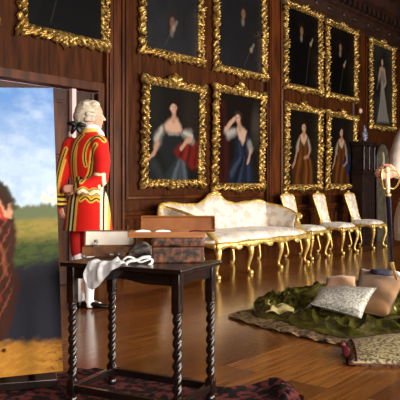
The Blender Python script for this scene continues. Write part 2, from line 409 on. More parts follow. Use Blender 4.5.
# ================================================================== PICTURES ON THE WALL
def ornate(w_, h_, bw, seed, depth=0.055, crest=1.0):
    """carved frame around an opening; outer size w_ x h_, local XZ with z from 0"""
    rs = np.random.RandomState(seed); bm = bmesh.new()
    iw, ih = w_ - 2 * bw, h_ - 2 * bw; NT = 9; loops = []
    sides = [((-1, -1), (1, -1), w_), ((1, -1), (1, 1), h_), ((1, 1), (-1, 1), w_), ((-1, 1), (-1, -1), h_)]
    ph = rs.rand(8) * 6.28; s = 0
    for si, (a, b_, Ln) in enumerate(sides):
        n_ = int(Ln / 0.009)
        for k in range(n_):
            f = k / n_; ux = a[0] + (b_[0] - a[0]) * f; uz = a[1] + (b_[1] - a[1]) * f
            s = f * Ln; e = min(f, 1 - f) * Ln; c = abs(f - 0.5) * Ln
            cor = math.exp(-(e / 0.09) ** 2); cen = math.exp(-(c / 0.11) ** 2); q = math.exp(-((c - 0.28 * Ln) / 0.07) ** 2)
            m = 0.93 + 0.12 * math.sin(s * 50 + ph[si]) + 0.06 * math.sin(s * 101 + ph[si + 4]) + 0.3 * cor + 0.12 * q
            m += (0.95 * crest if si == 2 else (0.5 if si == 0 else 0.12)) * cen * (1 + 0.25 * math.cos(c * 70))
            mi = 1 - 0.10 * math.sin(s * 60 + ph[si]) + 0.0
            ring = []
            for t in range(NT):
                tt = t / (NT - 1)
                ox = w_ / 2 * ux; oz = h_ / 2 * uz; ix = iw / 2 * ux; iz = ih / 2 * uz
                u = tt * m if tt > 0 else 0.0
                px_ = ix + (ox - ix) * u; pz_ = iz + (oz - iz) * u
                if tt == 0: px_ = ix * 0.985; pz_ = iz * 0.985
                prof = 0.25 + 0.75 * math.sin(PI * min(1, max(0, tt * 0.92 + 0.04))) ** 0.8
                carve = 0.42 * math.sin(s * 62 + 6.5 * tt * (1 if f < 0.5 else -1) + ph[si]) + 0.16 * math.sin(s * 150 - 9 * tt + ph[7 - si]) + 0.36 * math.sin(tt * 11 + 3 * math.sin(s * 31 + ph[7 - si]))
                hh = depth * (prof * (1 + 0.45 * cor + 0.5 * cen) + carve * math.sin(PI * tt))
                ring.append(Vector((px_, -max(0.004, hh) if t < NT - 1 else -0.006, h_ / 2 + pz_)))
            ring.append(Vector((ring[-1].x, 0.012, ring[-1].z))); ring.append(Vector((iw / 2 * ux * 0.985, 0.012, h_ / 2 + ih / 2 * uz * 0.985)))
            loops.append(ring)
    rings(bm, loops, closed=True); return bm

def lady(bg, hair, dress, sleeve, shawl, head=(0.52, 0.80), lean=0.0, arm='down', seed=0, prop=(60, 50, 40)):
    def fn(X, Z):
        wx = X + 0.010 * vnoise(X * 5, Z * 5, seed + 30, 3); wz = Z + 0.008 * vnoise(X * 5, Z * 5, seed + 31, 3)
        p = Paint(wx, wz, bg); hx, hz = head; nz_ = vnoise(X * 1.5, Z * 1.5, seed); SK = (206, 164, 136); SD = (168, 122, 98)
        p.lay(np.clip(0.2 + 0.25 * nz_, 0, 0.5), tuple(int(c * 1.6) for c in bg))
        p.ell(0.88, 0.5, 0.14, 0.4, prop, 0.6, 0.5); p.ell(0.08, 0.3, 0.14, 0.28, prop, 0.6, 0.35)
        b = hz - 0.745
        body = [(hx - 0.13, 0.60 + b), (hx + 0.13, 0.60 + b), (hx + 0.14, 0.42), (hx + 0.30, 0.30), (hx + 0.34, 0.0), (hx - 0.34, 0.0), (hx - 0.34, 0.26), (hx - 0.16, 0.38)]
        tmp = Paint(wx, wz, (0, 0, 0)); tmp.poly(body, (255, 255, 255), 0.045); mk = tmp.c[..., 0]; p.lay(mk * 0.8, tuple(int(c * 0.5) for c in dress)); mk = mk * (0.45 + 0.55 * sm(0.38, 0.12, abs(X - hx - 0.04)))
        p.lay(mk, dress); fo = np.sin((X - hx) / (1.05 - Z * 0.8) * 26 + 2 * vnoise(X * 1.2, Z * 1.2, seed + 3, 2)); hi = tuple(min(255, int(c * 1.7 + 10)) for c in dress)
        p.lay(mk * sm(0.3, 1.0, fo) * sm(0.5, 0.3, Z) * 0.3, hi); p.lay(mk * sm(0.2, 1.0, -fo) * 0.6, tuple(int(c * 0.4) for c in dress))
        if shawl:
            tmp = Paint(wx, wz, (0, 0, 0)); tmp.poly([(hx + 0.12, 0.42), (hx + 0.28, 0.48), (hx + 0.44, 0.40), (hx + 0.44, 0.16), (hx + 0.28, 0.14), (hx + 0.2, 0.26), (hx + 0.04, 0.32)], (255, 255, 255), 0.025); m2 = tmp.c[..., 0]
            p.lay(m2, shawl); p.lay(m2 * sm(0.2, 0.9, np.sin(X * 40 + Z * 22 + 4 * nz_)) * 0.6, tuple(int(c * 0.4) for c in shawl))
        p.ell(hx, hz + 0.010, 0.088, 0.066, hair, 0.35); p.line([(hx - 0.06, hz), (hx - 0.085, hz - 0.10)], [0.025, 0.016], hair, 0.6); p.line([(hx + 0.06, hz - 0.02), (hx + 0.085, hz - 0.14)], [0.03, 0.016], hair, 0.6)
        p.poly([(hx - 0.12, 0.625 + b), (hx - 0.03, 0.67 + b), (hx + 0.04, 0.67 + b), (hx + 0.11, 0.62 + b), (hx + 0.05, 0.53 + b), (hx, 0.50 + b), (hx - 0.06, 0.54 + b)], SK, 0.02)
        p.line([(hx, hz - 0.03), (hx + 0.005, 0.64 + b)], [0.028, 0.036], SD, 0.5)
        p.ell(hx - 0.004, hz - 0.008, 0.056, 0.047, SK, 0.3); p.ell(hx + 0.034, hz - 0.012, 0.02, 0.04, SD, 0.7, 0.6)
        for q in (-0.018, 0.016): p.ell(hx + q, hz + 0.002, 0.009, 0.006, (70, 42, 32), 0.6); p.line([(hx + q - 0.008, hz + 0.014), (hx + q + 0.008, hz + 0.014)], 0.003, (110, 74, 56), 0.6)
        p.ell(hx, hz - 0.036, 0.012, 0.005, (150, 64, 56), 0.6); p.line([(hx, hz), (hx + 0.003, hz - 0.02)], 0.004, SD, 0.7)
        S2 = tuple(int(c * 0.55) for c in sleeve)
        for sg in (-1, 1):
            p.line([(hx + sg * 0.14, 0.585 + b), (hx + sg * 0.20, 0.47 + b)], [0.035, 0.058], S2, 0.4); p.line([(hx + sg * 0.145, 0.58 + b), (hx + sg * 0.20, 0.47 + b), (hx + sg * 0.19, 0.43 + b)], [0.018, 0.03, 0.03], sleeve, 0.7, 0.85)
        p.line([(hx - 0.21, 0.43 + b), (hx - 0.28, 0.31), (hx - 0.34, 0.24)] if arm != 'head' else [(hx - 0.21, 0.46 + b), (hx - 0.20, 0.60 + b), (hx - 0.09, hz - 0.05)], [0.028, 0.024, 0.018], SD, 0.4)
        p.line([(hx + 0.21, 0.44 + b), (hx + 0.24, 0.34), (hx + 0.10, 0.28)] if arm != 'cross' else [(hx + 0.21, 0.44 + b), (hx + 0.14, 0.38), (hx + 0.02, 0.37)], [0.028, 0.024, 0.018], SD, 0.4)
        return p.c
    return fn
def gent(bg, coat, head=(0.5, 0.78), seed=0, hand=(0.6, 0.4), full=False, op=0.8):
    def fn(X, Z):
        p = Paint(X, Z, bg); hx, hz = head
        p.lay(np.clip(0.2 + 0.3 * vnoise(X * 1.4, Z * 1.4, seed), 0, 0.5), tuple(int(c * 1.9 + 4) for c in bg))
        p.poly([(hx - 0.2, hz - 0.16), (hx + 0.2, hz - 0.16), (hx + 0.3, 0.2), (hx + 0.26, 0), (hx - 0.3, 0), (hx - 0.3, 0.3)], coat, 0.05)
        p.ell(hx, hz, 0.085, 0.1, (34, 22, 16), 0.4); p.ell(hx, hz - 0.005, 0.045, 0.055, (168, 122, 96), 0.3, op)
        p.ell(hx - 0.01, hz - 0.1, 0.035, 0.045, (150, 140, 128), 0.5, op)
        for q in (-0.016, 0.016): p.ell(hx + q, hz + 0.005, 0.008, 0.006, (40, 26, 20), 0.4, op)
        p.ell(hand[0], hand[1], 0.035, 0.03, (190, 146, 120), 0.4, op); p.line([(hand[0], hand[1]), (hand[0] + 0.06, hand[1] + 0.07)], 0.02, (170, 160, 150), 0.5, op * 0.8)
        p.line([(hand[0] - 0.02, hand[1]), (hand[0] - 0.16, 0.05)], 0.006, (96, 86, 74), 0.6, op * 0.7)
        return p.c
    return fn
def crimson_lady(X, Z):
    wx = X + 0.012 * vnoise(X * 5, Z * 5, 50, 3); wz = Z + 0.010 * vnoise(X * 5, Z * 5, 51, 3)
    p = Paint(wx, wz, (24, 20, 17)); p.ell(0.8, 0.72, 0.14, 0.3, (48, 40, 32), 0.7, 0.5); p.ell(0.1, 0.75, 0.15, 0.25, (40, 40, 34), 0.7, 0.4)
    p.poly([(0.30, 0.52), (0.62, 0.52), (0.70, 0.36), (0.80, 0.20), (0.82, 0.0), (0.06, 0.0), (0.04, 0.16), (0.20, 0.30)], (30, 34, 34), 0.05)
    p.line([(0.10, 0.18), (0.24, 0.08), (0.30, 0.0)], [0.05, 0.05, 0.04], (52, 58, 60), 0.9, 0.6); p.line([(0.22, 0.26), (0.32, 0.12)], 0.04, (18, 20, 20), 0.9, 0.7)
    for a, b_, c in [((0.62, 0.24), (0.50, 0.0), (96, 108, 120)), ((0.66, 0.22), (0.62, 0.0), (70, 82, 94)), ((0.68, 0.22), (0.74, 0.0), (98, 108, 118)), ((0.58, 0.24), (0.40, 0.04), (46, 54, 60))]: p.line([a, b_], [0.02, 0.045], c, 0.9, 0.75)
    p.poly([(0.50, 0.32), (0.62, 0.40), (0.84, 0.47), (1.0, 0.42), (1.0, 0.14), (0.86, 0.12), (0.72, 0.20), (0.55, 0.26)], (112, 26, 20), 0.03)
    for a, b_ in [((0.7, 0.40), (0.62, 0.26)), ((0.84, 0.42), (0.78, 0.20)), ((0.96, 0.38), (0.92, 0.18))]: p.line([a, b_], 0.02, (56, 12, 12), 0.9, 0.8)
    p.line([(0.76, 0.42), (0.72, 0.24)], 0.016, (150, 46, 34), 0.9, 0.7)
    p.ell(0.50, 0.80, 0.10, 0.075, (30, 18, 13), 0.35); p.line([(0.42, 0.78), (0.41, 0.66)], [0.04, 0.03], (30, 18, 13), 0.6); p.line([(0.58, 0.76), (0.60, 0.62)], [0.04, 0.02], (30, 18, 13), 0.6)
    p.poly([(0.30, 0.58), (0.40, 0.655), (0.46, 0.68), (0.55, 0.67), (0.62, 0.60), (0.66, 0.54), (0.56, 0.51), (0.44, 0.50), (0.34, 0.52)], (214, 172, 146), 0.03)
    p.line([(0.485, 0.76), (0.49, 0.66)], [0.035, 0.045], (190, 146, 120), 0.5); p.ell(0.48, 0.775, 0.058, 0.05, (218, 176, 150), 0.3); p.ell(0.52, 0.77, 0.02, 0.04, (168, 122, 98), 0.8, 0.7)
    for q in (0.455, 0.50): p.ell(q, 0.787, 0.012, 0.006, (60, 36, 28), 0.6)
    p.ell(0.475, 0.75, 0.014, 0.005, (160, 70, 62), 0.6); p.line([(0.475, 0.785), (0.47, 0.765)], 0.005, (176, 130, 106), 0.7)
    p.line([(0.29, 0.56), (0.20, 0.44), (0.18, 0.38)], [0.04, 0.075, 0.055], (120, 116, 112), 0.5); p.line([(0.27, 0.55), (0.17, 0.42)], [0.02, 0.035], (196, 188, 178), 0.8, 0.8)
    p.line([(0.18, 0.38), (0.13, 0.28), (0.04, 0.22)], [0.035, 0.028, 0.02], (190, 146, 120), 0.5)
    p.line([(0.66, 0.52), (0.80, 0.50), (0.86, 0.44)], [0.04, 0.07, 0.05], (130, 124, 118), 0.5); p.line([(0.70, 0.53), (0.84, 0.49)], [0.02, 0.03], (204, 196, 186), 0.8, 0.8)
    p.line([(0.82, 0.46), (0.72, 0.42), (0.64, 0.34)], [0.03, 0.03, 0.02], (196, 152, 126), 0.5); p.line([(0.40, 0.50), (0.58, 0.50)], 0.02, (150, 146, 140), 0.8, 0.8)
    return p.c
def pensive_lady(X, Z):
    wx = X + 0.012 * vnoise(X * 5, Z * 5, 60, 3); wz = Z + 0.010 * vnoise(X * 5, Z * 5, 61, 3)
    p = Paint(wx, wz, (24, 17, 14)); p.poly([(0.0, 0.9), (0.16, 0.9), (0.24, 0.5), (0.30, 0.0), (0.0, 0.0)], (58, 20, 16), 0.05); p.line([(0.10, 0.8), (0.14, 0.1)], 0.03, (30, 12, 10), 0.9, 0.8)
    p.ell(0.88, 0.66, 0.10, 0.2, (78, 72, 66), 0.7, 0.6); p.ell(0.88, 0.52, 0.12, 0.08, (40, 40, 34), 0.7, 0.6)
    p.poly([(0.40, 0.54), (0.62, 0.62), (0.76, 0.52), (0.80, 0.38), (0.84, 0.20), (0.90, 0.0), (0.24, 0.0), (0.28, 0.16), (0.40, 0.32)], (26, 32, 48), 0.04)
    for a, b_, c in [((0.55, 0.30), (0.34, 0.12), (60, 72, 96)), ((0.62, 0.30), (0.52, 0.04), (52, 62, 88)), ((0.72, 0.34), (0.74, 0.06), (48, 58, 82)), ((0.70, 0.52), (0.72, 0.38), (58, 70, 96)), ((0.5, 0.46), (0.54, 0.34), (48, 58, 82))]: p.line([a, b_], [0.018, 0.04], c, 0.9, 0.75)
    p.line([(0.58, 0.28), (0.42, 0.0)], 0.03, (12, 15, 24), 0.9, 0.7)
    p.ell(0.46, 0.755, 0.085, 0.06, (58, 42, 32), 0.35); p.line([(0.52, 0.76), (0.54, 0.64)], [0.03, 0.02], (58, 42, 32), 0.6)
    p.poly([(0.42, 0.60), (0.47, 0.66), (0.56, 0.65), (0.66, 0.60), (0.64, 0.50), (0.58, 0.44), (0.50, 0.52)], (208, 170, 146), 0.025)
    p.line([(0.48, 0.70), (0.51, 0.63)], [0.035, 0.045], (180, 140, 116), 0.5); p.ell(0.455, 0.73, 0.055, 0.045, (212, 172, 148), 0.3); p.ell(0.42, 0.725, 0.02, 0.035, (166, 124, 100), 0.8, 0.7)
    for q in (0.445, 0.485): p.ell(q, 0.74, 0.012, 0.006, (60, 38, 30), 0.6)
    p.ell(0.47, 0.707, 0.013, 0.005, (156, 70, 62), 0.6)
    p.line([(0.40, 0.58), (0.26, 0.55), (0.20, 0.58)], [0.045, 0.06, 0.045], (136, 130, 126), 0.5); p.line([(0.38, 0.58), (0.24, 0.55)], 0.025, (190, 184, 178), 0.8, 0.8)
    p.line([(0.20, 0.60), (0.30, 0.68), (0.38, 0.725)], [0.035, 0.028, 0.024], (204, 162, 136), 0.5)
    p.line([(0.74, 0.46), (0.78, 0.40)], 0.045, (140, 136, 132), 0.6); p.line([(0.77, 0.38), (0.74, 0.30), (0.70, 0.24)], [0.03, 0.025, 0.02], (192, 150, 124), 0.5)
    return p.c
def fulllady(X, Z):
    p = Paint(X, Z, (34, 32, 30)); p.lay(np.clip(0.3 + 0.3 * vnoise(X * 2, Z * 2, 5), 0, 0.7), (66, 62, 54))
    p.poly([(0.42, 0.72), (0.62, 0.72), (0.60, 0.5), (0.74, 0.2), (0.86, 0.06), (0.26, 0.04), (0.42, 0.3), (0.46, 0.5)], (134, 128, 120), 0.03)
    for a in (-0.12, -0.03, 0.06, 0.14): p.line([(0.52, 0.55), (0.54 + a, 0.3), (0.56 + 1.6 * a, 0.06)], 0.012, (176, 170, 160), 0.7, 0.6)
    p.ell(0.52, 0.81, 0.07, 0.055, (44, 30, 22), 0.3); p.ell(0.52, 0.80, 0.045, 0.042, (200, 164, 140), 0.25); p.ell(0.52, 0.72, 0.08, 0.03, (190, 156, 132), 0.3)
    p.line([(0.43, 0.70), (0.34, 0.55), (0.28, 0.46)], [0.04, 0.035, 0.025], (180, 150, 128), 0.3); p.line([(0.62, 0.7), (0.68, 0.56), (0.6, 0.5)], [0.04, 0.035, 0.025], (180, 150, 128), 0.3)
    p.ell(0.26, 0.48, 0.14, 0.12, (20, 22, 24), 0.4, 0.8); return p.c

def picture(name, px0, px1, ytl, ytr, ybl, ybr, bwpx, fn, label, seed, lean=0.0, crest=1.0, group=None, m=None, yoff=-0.03):
    x0 = onwall(px0 + 0.3, 186, yoff).x; x1 = onwall(px1 - 2.2, 186, yoff).x
    zt = (onwall(px0, ytl, yoff).z + onwall(px1, ytr, yoff).z) / 2; zb = (onwall(px0, ybl, yoff).z + onwall(px1, ybr, yoff).z) / 2
    w_, h_ = x1 - x0, zt - zb; bw = bwpx
    bw *= 0.9; r = thing(name, label, 'painting', ((x0 + x1) / 2, yoff, zb)); r.rotation_euler = (math.radians(lean), 0, 0)
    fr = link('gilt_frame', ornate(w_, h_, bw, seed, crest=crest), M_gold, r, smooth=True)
    c = picture_mesh('canvas', w_ - 2 * bw + 0.01, h_ - 2 * bw + 0.01, 90, 120, lambda X, Z: fn(X, Z) * 0.58, m or M_dimcanvas, r, 0.012); c.location = (0, -0.008, bw - 0.005)
    return r
G = 'portrait'
picture('framed_painting', 17, 110, -150, -95, 34, 52, 0.12, gent((12, 11, 13), (15, 14, 17), (0.5, 0.7), 1, (0.46, 0.36), op=0.35), 'large dark portrait hanging above the doorway beside the footman', 1)
picture('framed_painting', -88, -0.5, -210, -160, 8, 27, 0.12, gent((14, 12, 11), (16, 14, 13), (0.5, 0.7), 11, (0.5, 0.4), op=0.4), 'picture cut by the left edge, only a sliver of its gold frame showing', 12)
picture('framed_painting', 138.5, 204, -72, -42, 55, 65, 0.105, gent((18, 18, 24), (24, 24, 32), (0.5, 0.3), 3, (0.52, 0.24), op=0.45), 'near-black portrait with grey sheen above the lady with the red shawl', 2, m=M_sheen)
picture('framed_painting', 213, 267, -36, -10, 71, 81, 0.105, gent((16, 16, 21), (20, 20, 26), (0.56, 0.66), 4, (0.74, 0.26), op=0.5), 'dark full portrait above the lady in blue who rests her head on her hand', 3, m=M_sheen)
picture('seated_lady_painting', 140, 204, 74, 88, 186, 188, 0.105, crimson_lady, 'portrait of a seated dark-haired lady with a red shawl over her arm', 4, lean=1.5, crest=1.15)
picture('seated_lady_painting', 211, 264, 84, 94, 190, 190, 0.105, pensive_lady, 'portrait of a lady in dark blue resting her head on one hand', 5, lean=1.5)
picture('framed_painting', 283, 322.5, 0, 14, 88, 96, 0.1, gent((11, 9, 8), (8, 8, 9), (0.46, 0.74), 7, (0.75, 0.6), op=0.6), 'black-clad standing gentleman in gold frame, upper row just right of the second pilaster', 6)
picture('framed_painting', 325, 358, 19, 31, 97, 103, 0.1, gent((13, 10, 9), (10, 9, 9), (0.46, 0.72), 8, (0.6, 0.46), op=0.7), 'dark gentleman with pale hand in gold frame, upper row left of the silver-gowned lady', 7)
picture('seated_lady_painting', 283, 321.5, 101, 111, 190, 190, 0.1, lady((20, 15, 12), (40, 24, 16), (96, 54, 20), (176, 160, 140), None, (0.52, 0.78), seed=9, arm='cross', prop=(34, 30, 24)), 'lady in amber gown with white sleeves, lower row just right of the second pilaster', 8, lean=1.0)
picture('seated_lady_painting', 325, 356.5, 109, 118, 189, 189, 0.1, lady((20, 16, 14), (44, 28, 18), (92, 52, 22), (160, 142, 120), (34, 46, 74), (0.5, 0.78), seed=10, prop=(36, 36, 32)), 'lady in orange gown with blue drapery, lower row nearest the ebony cabinet', 9, lean=1.0)
picture('standing_lady_painting', 368.5, 395.5, 38, 48, 127, 133, 0.095, fulllady, 'full-length lady in silvery white gown, rightmost painting above the cabinet', 10)

bm = bmesh.new(); lathe(bm, [(0.001, 0), (0.05, 0), (0.055, 0.02), (0.03, 0.045), (0.001, 0.05)], n=16)
for v in bm.verts: v.co = Vector((v.co.x, -v.co.z, v.co.y))
p_ = onwall(359, 111, -0.06)
o = link('wall_bell', bm, mat('pale_knob', (214, 170, 160), 0.4), smooth=True); o.location = (p_.x, -0.073, p_.z)
tag(o, 'small pale round fitting on the pilaster beside the paintings', 'wall fitting')

# ================================================================== SETTEE
def cabriole(bm, x, y, h, dx, dy, r=0.031):
    """leg from rail at height h to floor, knee out in direction (dx,dy)"""
    P = [(0.0, 1.0, 1.5), (0.045, 0.82, 1.35), (0.05, 0.62, 1.0), (0.02, 0.38, 0.72), (0.0, 0.18, 0.62), (0.025, 0.07, 0.75), (0.05, 0.035, 1.0)]
    q = spline([(x + dx * a, y + dy * a, h * b_, r * c) for a, b_, c in P], 5)
    tube(bm, [Vector(k[:3]) for k in q], [float(k[3]) for k in q], 10)
    ball(bm, (x + dx * 0.05, y + dy * 0.05, 0.024), (0.03, 0.03, 0.024)); ball(bm, (x + dx * 0.05, y + dy * 0.05, h * 0.8), (0.035, 0.035, 0.05))
def scallop_rail(bm, p0, p1, z1, depth, waves, th=0.03, n=40):
    p0 = Vector(p0); p1 = Vector(p1); d = (p1 - p0); L = d.length; t = d.normalized(); nn = Vector((t.y, -t.x, 0)); rs = []
    for i in range(n + 1):
        f = i / n; c = p0 + d * f; w_ = abs(math.sin(PI * f * waves)); mid = math.exp(-(((f * waves) % 1 - 0.5) / 0.13) ** 2)
        lo_ = depth * (1.0 - 0.55 * w_ + 0.5 * mid)
        bl = 1 + 0.5 * mid
        rs.append([c + Vector((0, 0, z1)), c + nn * th * 0.5 * bl + Vector((0, 0, z1 - 0.01)), c + nn * th * bl + Vector((0, 0, z1 - lo_ * 0.5)), c + nn * th * 0.6 + Vector((0, 0, z1 - lo_)), c + Vector((0, 0, z1 - lo_))])
    rings(bm, rs)
def cushion_block(bm, prof, x0, x1, zb, zt, crown=0.03, n=30, m=12, yf=None):
    """upholstered block: footprint front/back y functions, domed top"""
    rs = []
    for i in range(n + 1):
        f = i / n; x = x0 + (x1 - x0) * f; ya, yb = prof(f); e = min(1, math.sin(PI * f) ** 0.3 if 0 < f < 1 else 0)
        ring = [Vector((x, yb, zb)), Vector((x, ya, zb))]
        for k in range(m + 1):
            g = k / m; s = math.sin(PI * g) ** 0.35 if 0 < g < 1 else 0
            ring.append(Vector((x, ya + (yb - ya) * g, zb + (zt - zb) * (0.55 + 0.45 * min(e, 1) * (0.4 + 0.6 * s)) + crown * e * s)))
        rs.append(ring)
    rings(bm, rs)

SC = thing('settee', 'long gilt settee in cream damask with serpentine crest, behind the table', 'sofa', (6.92, -0.97, 0))
def settee():
    HW = 1.04; DB = 0.80     # half width at the front, depth to back
    LY = 0.0
    # seat
    bm = bmesh.new(); cushion_block(bm, lambda f: (-0.03 + 0.03 * math.cos(2 * PI * f * 3) , DB - 0.05), -HW, HW, 0.385, 0.50, 0.045, n=60); link('seat', bm, M_damask, SC, smooth=True)
    # back outline (x, z)
    out = spline([(-1.16, 0.70), (-1.13, 0.82), (-1.0, 0.875), (-0.7, 0.86), (-0.42, 0.845), (-0.24, 0.885), (-0.1, 0.965), (0, 0.985), (0.1, 0.965), (0.24, 0.885), (0.42, 0.845), (0.7, 0.86), (1.0, 0.875), (1.13, 0.82), (1.16, 0.70)], 6)
    out = [(q[0] * 1.05 - 0.03, q[1]) for q in out]
    def yb(z, x): return DB - 0.10 + (z - 0.45) * 0.22 - 0.05 * max(0, abs(x) - 0.95) / 0.2
    bm = bmesh.new(); rs = []
    for p in out:
        x, zt = p; ring = []
        for k in range(9):
            g = k / 8; z = 0.42 + (zt - 0.42) * g; ring.append(Vector((x * (0.97 + 0.03 * g), yb(z, x) - 0.045 * math.sin(PI * g) ** 0.5 * (1 if abs(x) < 1.1 else 0.3), z)))
        for k in range(8, -1, -1):
            g = k / 8; z = 0.42 + (zt - 0.42) * g; ring.append(Vector((x * (0.97 + 0.03 * g), yb(z, x) + 0.05, z)))
        rs.append(ring)
    rings(bm, rs); link('backrest', bm, M_damask, SC, smooth=True)
    bm = bmesh.new(); tube(bm, [Vector((x, yb(z, x) + 0.015, z)) for x, z in out], [0.024 + 0.005 * math.sin(i * 0.9) for i in range(len(out))], 10)
    ball(bm, (0, yb(1.0, 0), 1.0), (0.075, 0.035, 0.04)); ball(bm, (-0.07, yb(0.98, 0), 0.985), (0.05, 0.03, 0.025)); ball(bm, (0.07, yb(0.98, 0), 0.985), (0.05, 0.03, 0.025))
    for s in (-1, 1): ball(bm, (s * 1.02, yb(0.88, 0), 0.875), (0.05, 0.03, 0.02))
    link('crest_rail', bm, M_gilt, SC, smooth=True)
    # arms
    for s in (-1, 1):
        path = spline([(s * 1.13, DB - 0.05, 0.84), (s * 1.13, DB - 0.3, 0.80), (s * 1.11, 0.30, 0.745), (s * 1.07, 0.17, 0.69)], 6)
        bm = bmesh.new(); rs = []
        for i, p in enumerate(path):
            x, y, z = p; t = i / (len(path) - 1); th = 0.045
            ring = [Vector((x * 0.93 - s * th * 0.2, y, 0.42)), Vector((x * 0.95 - s * th, y, 0.42 + (z - 0.42) * 0.5)), Vector((x - s * th, y, z - 0.03)), Vector((x, y, z)), Vector((x + s * th * 0.7, y, z - 0.03)), Vector((x * 0.97 + s * th * 0.4, y, 0.42 + (z - 0.42) * 0.5)), Vector((x * 0.93 + s * th, y, 0.42))]
            rs.append(ring if s > 0 else ring[::-1])
        rings(bm, rs); link('arm', bm, M_damask, SC, smooth=True)
        bm = bmesh.new(); tube(bm, [Vector(p) for p in path], 0.02, 10)
        # scroll and support down to the rail
        sc = [(s * 1.07, 0.17, 0.69), (s * 1.065, 0.12, 0.695), (s * 1.06, 0.09, 0.67), (s * 1.06, 0.11, 0.64), (s * 1.06, 0.14, 0.645)]
        q = spline(sc, 5); tube(bm, [Vector(k) for k in q], 0.022, 10); ball(bm, (s * 1.06, 0.125, 0.668), (0.028, 0.03, 0.03))
        q = spline([(s * 1.06, 0.13, 0.65), (s * 1.03, 0.14, 0.59), (s * 1.01, 0.10, 0.53), (s * 1.0, 0.03, 0.47), (s * 1.0, -0.02, 0.38)], 5); tube(bm, [Vector(k) for k in q], [0.024] * 6 + [0.034] * (len(q) - 6), 10)
        link('arm_frame', bm, M_gilt, SC, smooth=True)
    bm = bmesh.new(); scallop_rail(bm, (-HW - 0.02, -0.05, 0), (HW + 0.02, -0.05, 0), 0.43, 0.105, 3, n=120)
    for s in (-1, 1): scallop_rail(bm, (s * (HW + 0.0), -0.03 if s > 0 else DB, 0), (s * (HW + 0.0), DB if s > 0 else -0.03, 0), 0.425, 0.075, 1, n=40)
    for q in (-0.67, 0, 0.67): ball(bm, (q, -0.09, 0.36), (0.07, 0.02, 0.035))
    link('seat_rail', bm, M_gilt, SC, smooth=True)
    for x in (-1.0, -0.36, 0.33, 1.0):
        bm = bmesh.new(); cabriole(bm, x, 0.0, 0.39, math.copysign(0.35, x) if abs(x) > 0.5 else 0, -0.9); link('leg', bm, M_gilt, SC, smooth=True)
        bm = bmesh.new(); cabriole(bm, x * 0.97, DB - 0.06, 0.39, 0, 0.6); link('leg', bm, M_gilt, SC, smooth=True)
settee()

# ================================================================== CHAIRS
def chair():
    r = thing('side_chair', 'gilt side chair in cream damask whose seat meets the right arm of the settee', 'chair', (0, 0, 0), 0, 'gilt side chairs along the wall')
    W = 0.25; D_ = 0.48
    bm = bmesh.new(); cushion_block(bm, lambda f: (-0.01 + 0.03 * (2 * f - 1) ** 2, D_ - 0.03), -W, W, 0.40, 0.475, 0.03, n=24); link('seat', bm, M_damask, r, smooth=True)
    out = spline([(-0.14, 0.50), (-0.14, 0.6), (-0.165, 0.78), (-0.18, 0.9), (-0.15, 0.955), (-0.075, 0.955), (0, 0.985), (0.075, 0.955), (0.15, 0.955), (0.18, 0.9), (0.165, 0.78), (0.14, 0.6), (0.14, 0.50)], 5)
    def yb(z): return D_ - 0.05 + (z - 0.45) * 0.30
    bm = bmesh.new(); rs = []; half = [p for p in out if p[0] <= 1e-6]
    for x, z in half:
        rs.append([Vector((x * 0.93, yb(z) - 0.012, z * 0.985)), Vector((x * 0.6, yb(z) - 0.04, z * 0.985)), Vector((0, yb(z) - 0.048, z * 0.985)), Vector((-x * 0.6, yb(z) - 0.04, z * 0.985)), Vector((-x * 0.93, yb(z) - 0.012, z * 0.985)), Vector((-x * 0.93, yb(z) + 0.02, z * 0.985)), Vector((x * 0.93, yb(z) + 0.02, z * 0.985))])
    rs = [q for q in rs if abs(q[0].x) > 0.02]
    rs.sort(key=lambda q: q[0].z); rings(bm, rs); link('backrest', bm, M_damask, r, smooth=True)
    bm = bmesh.new(); tube(bm, [Vector((x, yb(z), z)) for x, z in out], 0.019, 10)
    tube(bm, [Vector((-0.15, yb(0.52), 0.52)), Vector((0, yb(0.50) - 0.005, 0.495)), Vector((0.15, yb(0.52), 0.52))], 0.026, 10)
    ball(bm, (0, yb(0.99), 0.99), (0.045, 0.022, 0.035)); ball(bm, (0, yb(0.53), 0.535), (0.05, 0.022, 0.03))
    for s in (-1, 1):
        ball(bm, (s * 0.06, yb(0.97), 0.968), (0.04, 0.02, 0.02)); ball(bm, (s * 0.168, yb(0.93), 0.93), (0.03, 0.022, 0.03))
        tube(bm, [Vector((s * 0.15, yb(0.5), 0.5)), Vector((s * 0.19, yb(0.42), 0.40))], 0.022, 8)
    link('back_frame', bm, M_gilt, r, smooth=True)
    bm = bmesh.new(); scallop_rail(bm, (-W - 0.01, -0.015, 0), (W + 0.01, -0.015, 0), 0.43, 0.075, 1, 0.02)
    for s in (-1, 1): scallop_rail(bm, (s * W, 0 if s > 0 else D_, 0), (s * W, D_ if s > 0 else 0, 0), 0.43, 0.07, 1, 0.02)
    ball(bm, (0, -0.04, 0.375), (0.05, 0.018, 0.03)); link('seat_rail', bm, M_gilt, r, smooth=True)
    for s in (-1, 1):
        bm = bmesh.new(); cabriole(bm, s * (W - 0.025), 0.025, 0.41, s * 0.5, -0.8, 0.025); link('leg', bm, M_gilt, r, smooth=True)
        bm = bmesh.new(); cabriole(bm, s * (W - 0.05), D_ - 0.05, 0.41, s * 0.2, 0.8, 0.022); link('leg', bm, M_gilt, r, smooth=True)
    return r
ch = chair(); ch.location = (8.60, -0.83, 0)
dup(ch, (9.58, -0.83, 0), 0, 'gilt side chair in cream damask, middle one of the three in a row')
dup(ch, (10.72, -0.82, 0), 0, 'gilt side chair in cream damask, farthest from the settee and nearest the cabinet')

